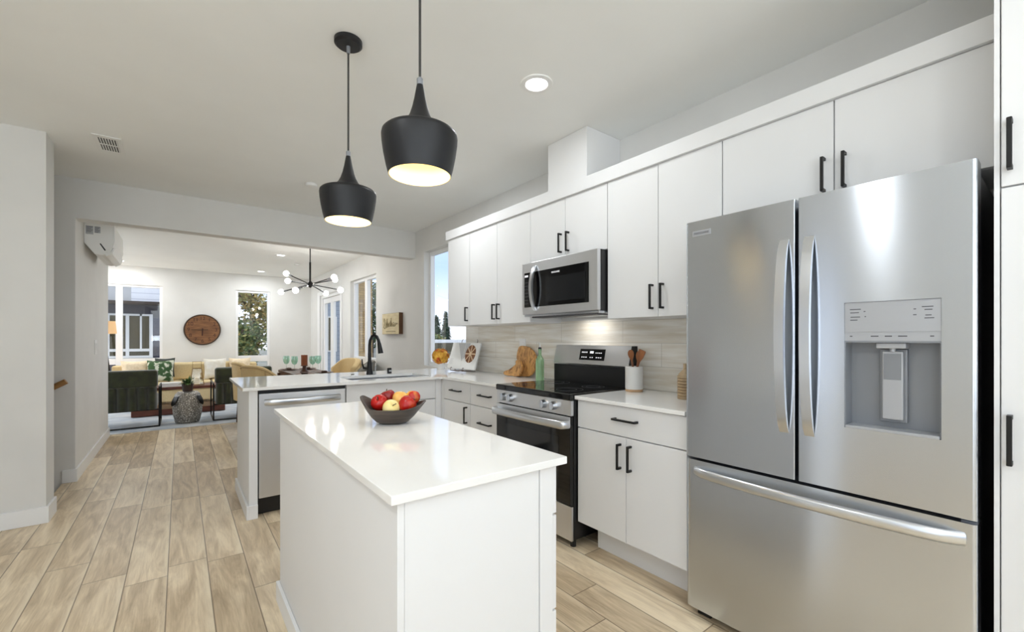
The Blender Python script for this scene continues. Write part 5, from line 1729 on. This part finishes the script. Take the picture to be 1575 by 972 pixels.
M['brick'] = mat('tan_brick', rgb(168, 142, 98), 0.85)
tt, N, L, p = nodes(M['brick'])
br = N.new('ShaderNodeTexBrick')
br.inputs['Scale'].default_value = 1.0
br.inputs['Brick Width'].default_value = 0.21
br.inputs['Row Height'].default_value = 0.075
br.inputs['Mortar Size'].default_value = 0.006
br.inputs['Color1'].default_value = rgb(178, 150, 104)
br.inputs['Color2'].default_value = rgb(148, 122, 82)
br.inputs['Mortar'].default_value = rgb(126, 108, 78)
g_ = N.new('ShaderNodeNewGeometry')
s_ = N.new('ShaderNodeSeparateXYZ')
c_ = N.new('ShaderNodeCombineXYZ')
L.new(g_.outputs['Position'], s_.inputs[0])
L.new(math_node(N, L, 'ADD', s_.outputs['X'], s_.outputs['Y']), c_.inputs[0])
L.new(s_.outputs['Z'], c_.inputs[1])
L.new(c_.outputs[0], br.inputs['Vector'])
L.new(br.outputs['Color'], p.inputs['Base Color'])
t = thing('brick_building', 'tan brick building outside the dining room window', 'building', (4.2, 14.3, -0.8))
MB().box(4.15, 4.98, 14.0, 14.5, -0.8, 4.6).make('wall', M['brick'], t)
MB().box(4.05, 5.05, 13.9, 14.6, 4.601, 4.75).make('roof_slab', M['gwall'], t)
M['bluegrey'] = lap_mat('blue_grey_lap_siding', rgb(150, 162, 180), rgb(112, 122, 140), 0.2)
t = thing('neighbour_house', 'blue grey house seen through the glazed patio door', 'house', (5.6, 22.0, -0.8))
MB().box(4.4, 6.5, 22.0, 24.0, -0.8, 3.4).make('wall', M['bluegrey'], t)
MB().box(4.2, 6.7, 21.7, 24.3, 3.401, 3.6).make('roof', M['gwall'], t)
for x in (5.0, 5.85):
    wf_ = MB().box(x - 0.22, x + 0.22, 21.95, 22.0, 0.6, 2.3).make('house_window', M['trim'], t)
    MB().box(x - 0.17, x + 0.17, 21.94, 21.951, 0.66, 2.24).make('pane', M['hglass'], wf_)
tree('broad green tree behind the conifers in the kitchen window', 17.2, 35.5, -0.8, 4.2, 1.8, 1600, M['needles'], M['leaf_green'], 41, 0.2)
# white van parked outside the kitchen window
M['van'] = mat('white_vehicle_paint', rgb(236, 238, 242), 0.25)
M['tyre'] = mat('black_tyre', rgb(30, 30, 32), 0.8)
t = thing('van', 'white van parked outside the kitchen window', 'vehicle', (11.3, 20.5, -0.8))
t.rotation_euler = (0, 0, 0.25)
vp = [(-2.1, 0.35), (2.3, 0.35), (2.3, 0.95), (1.75, 1.12), (1.1, 1.85), (0.7, 1.98), (-1.9, 1.98), (-2.1, 1.7)]
MB().prism(vp, 'y', -0.9, 0.9).make('body', M['van'], t, local=True)
wnd = MB()
for s_ in (-0.905, 0.895):
    wnd.prism([(0.2, 1.15), (1.45, 1.15), (0.98, 1.78), (0.2, 1.82)], 'y', s_, s_ + 0.01)
    wnd.prism([(-1.9, 1.15), (0.1, 1.15), (0.1, 1.82), (-1.9, 1.82)], 'y', s_, s_ + 0.01)
wnd.prism([(-2.115, 1.15), (-2.10, 1.75), (-2.08, 1.75), (-2.095, 1.15)], 'y', -0.75, 0.75)
wnd.make('window', M['hglass'], t, local=True)
for x in (-1.35, 1.45):
    for y in (-0.82, 0.82):
        wv = MB().tube([(x, y - 0.1, 0.34), (x, y + 0.1, 0.34)], 0.335, 24).make('wheel', M['tyre'], t, local=True)
M['conc'] = noisy('pale_concrete', rgb(176, 178, 176), rgb(160, 162, 160), nscale=2, rough=0.9)
tag(MB().box(8.0, 20.0, 25.4, 25.6, -0.8, 0.7).make('garden_wall', M['conc']), 'pale concrete wall behind the white van', 'wall')

bpy.context.view_layer.update()
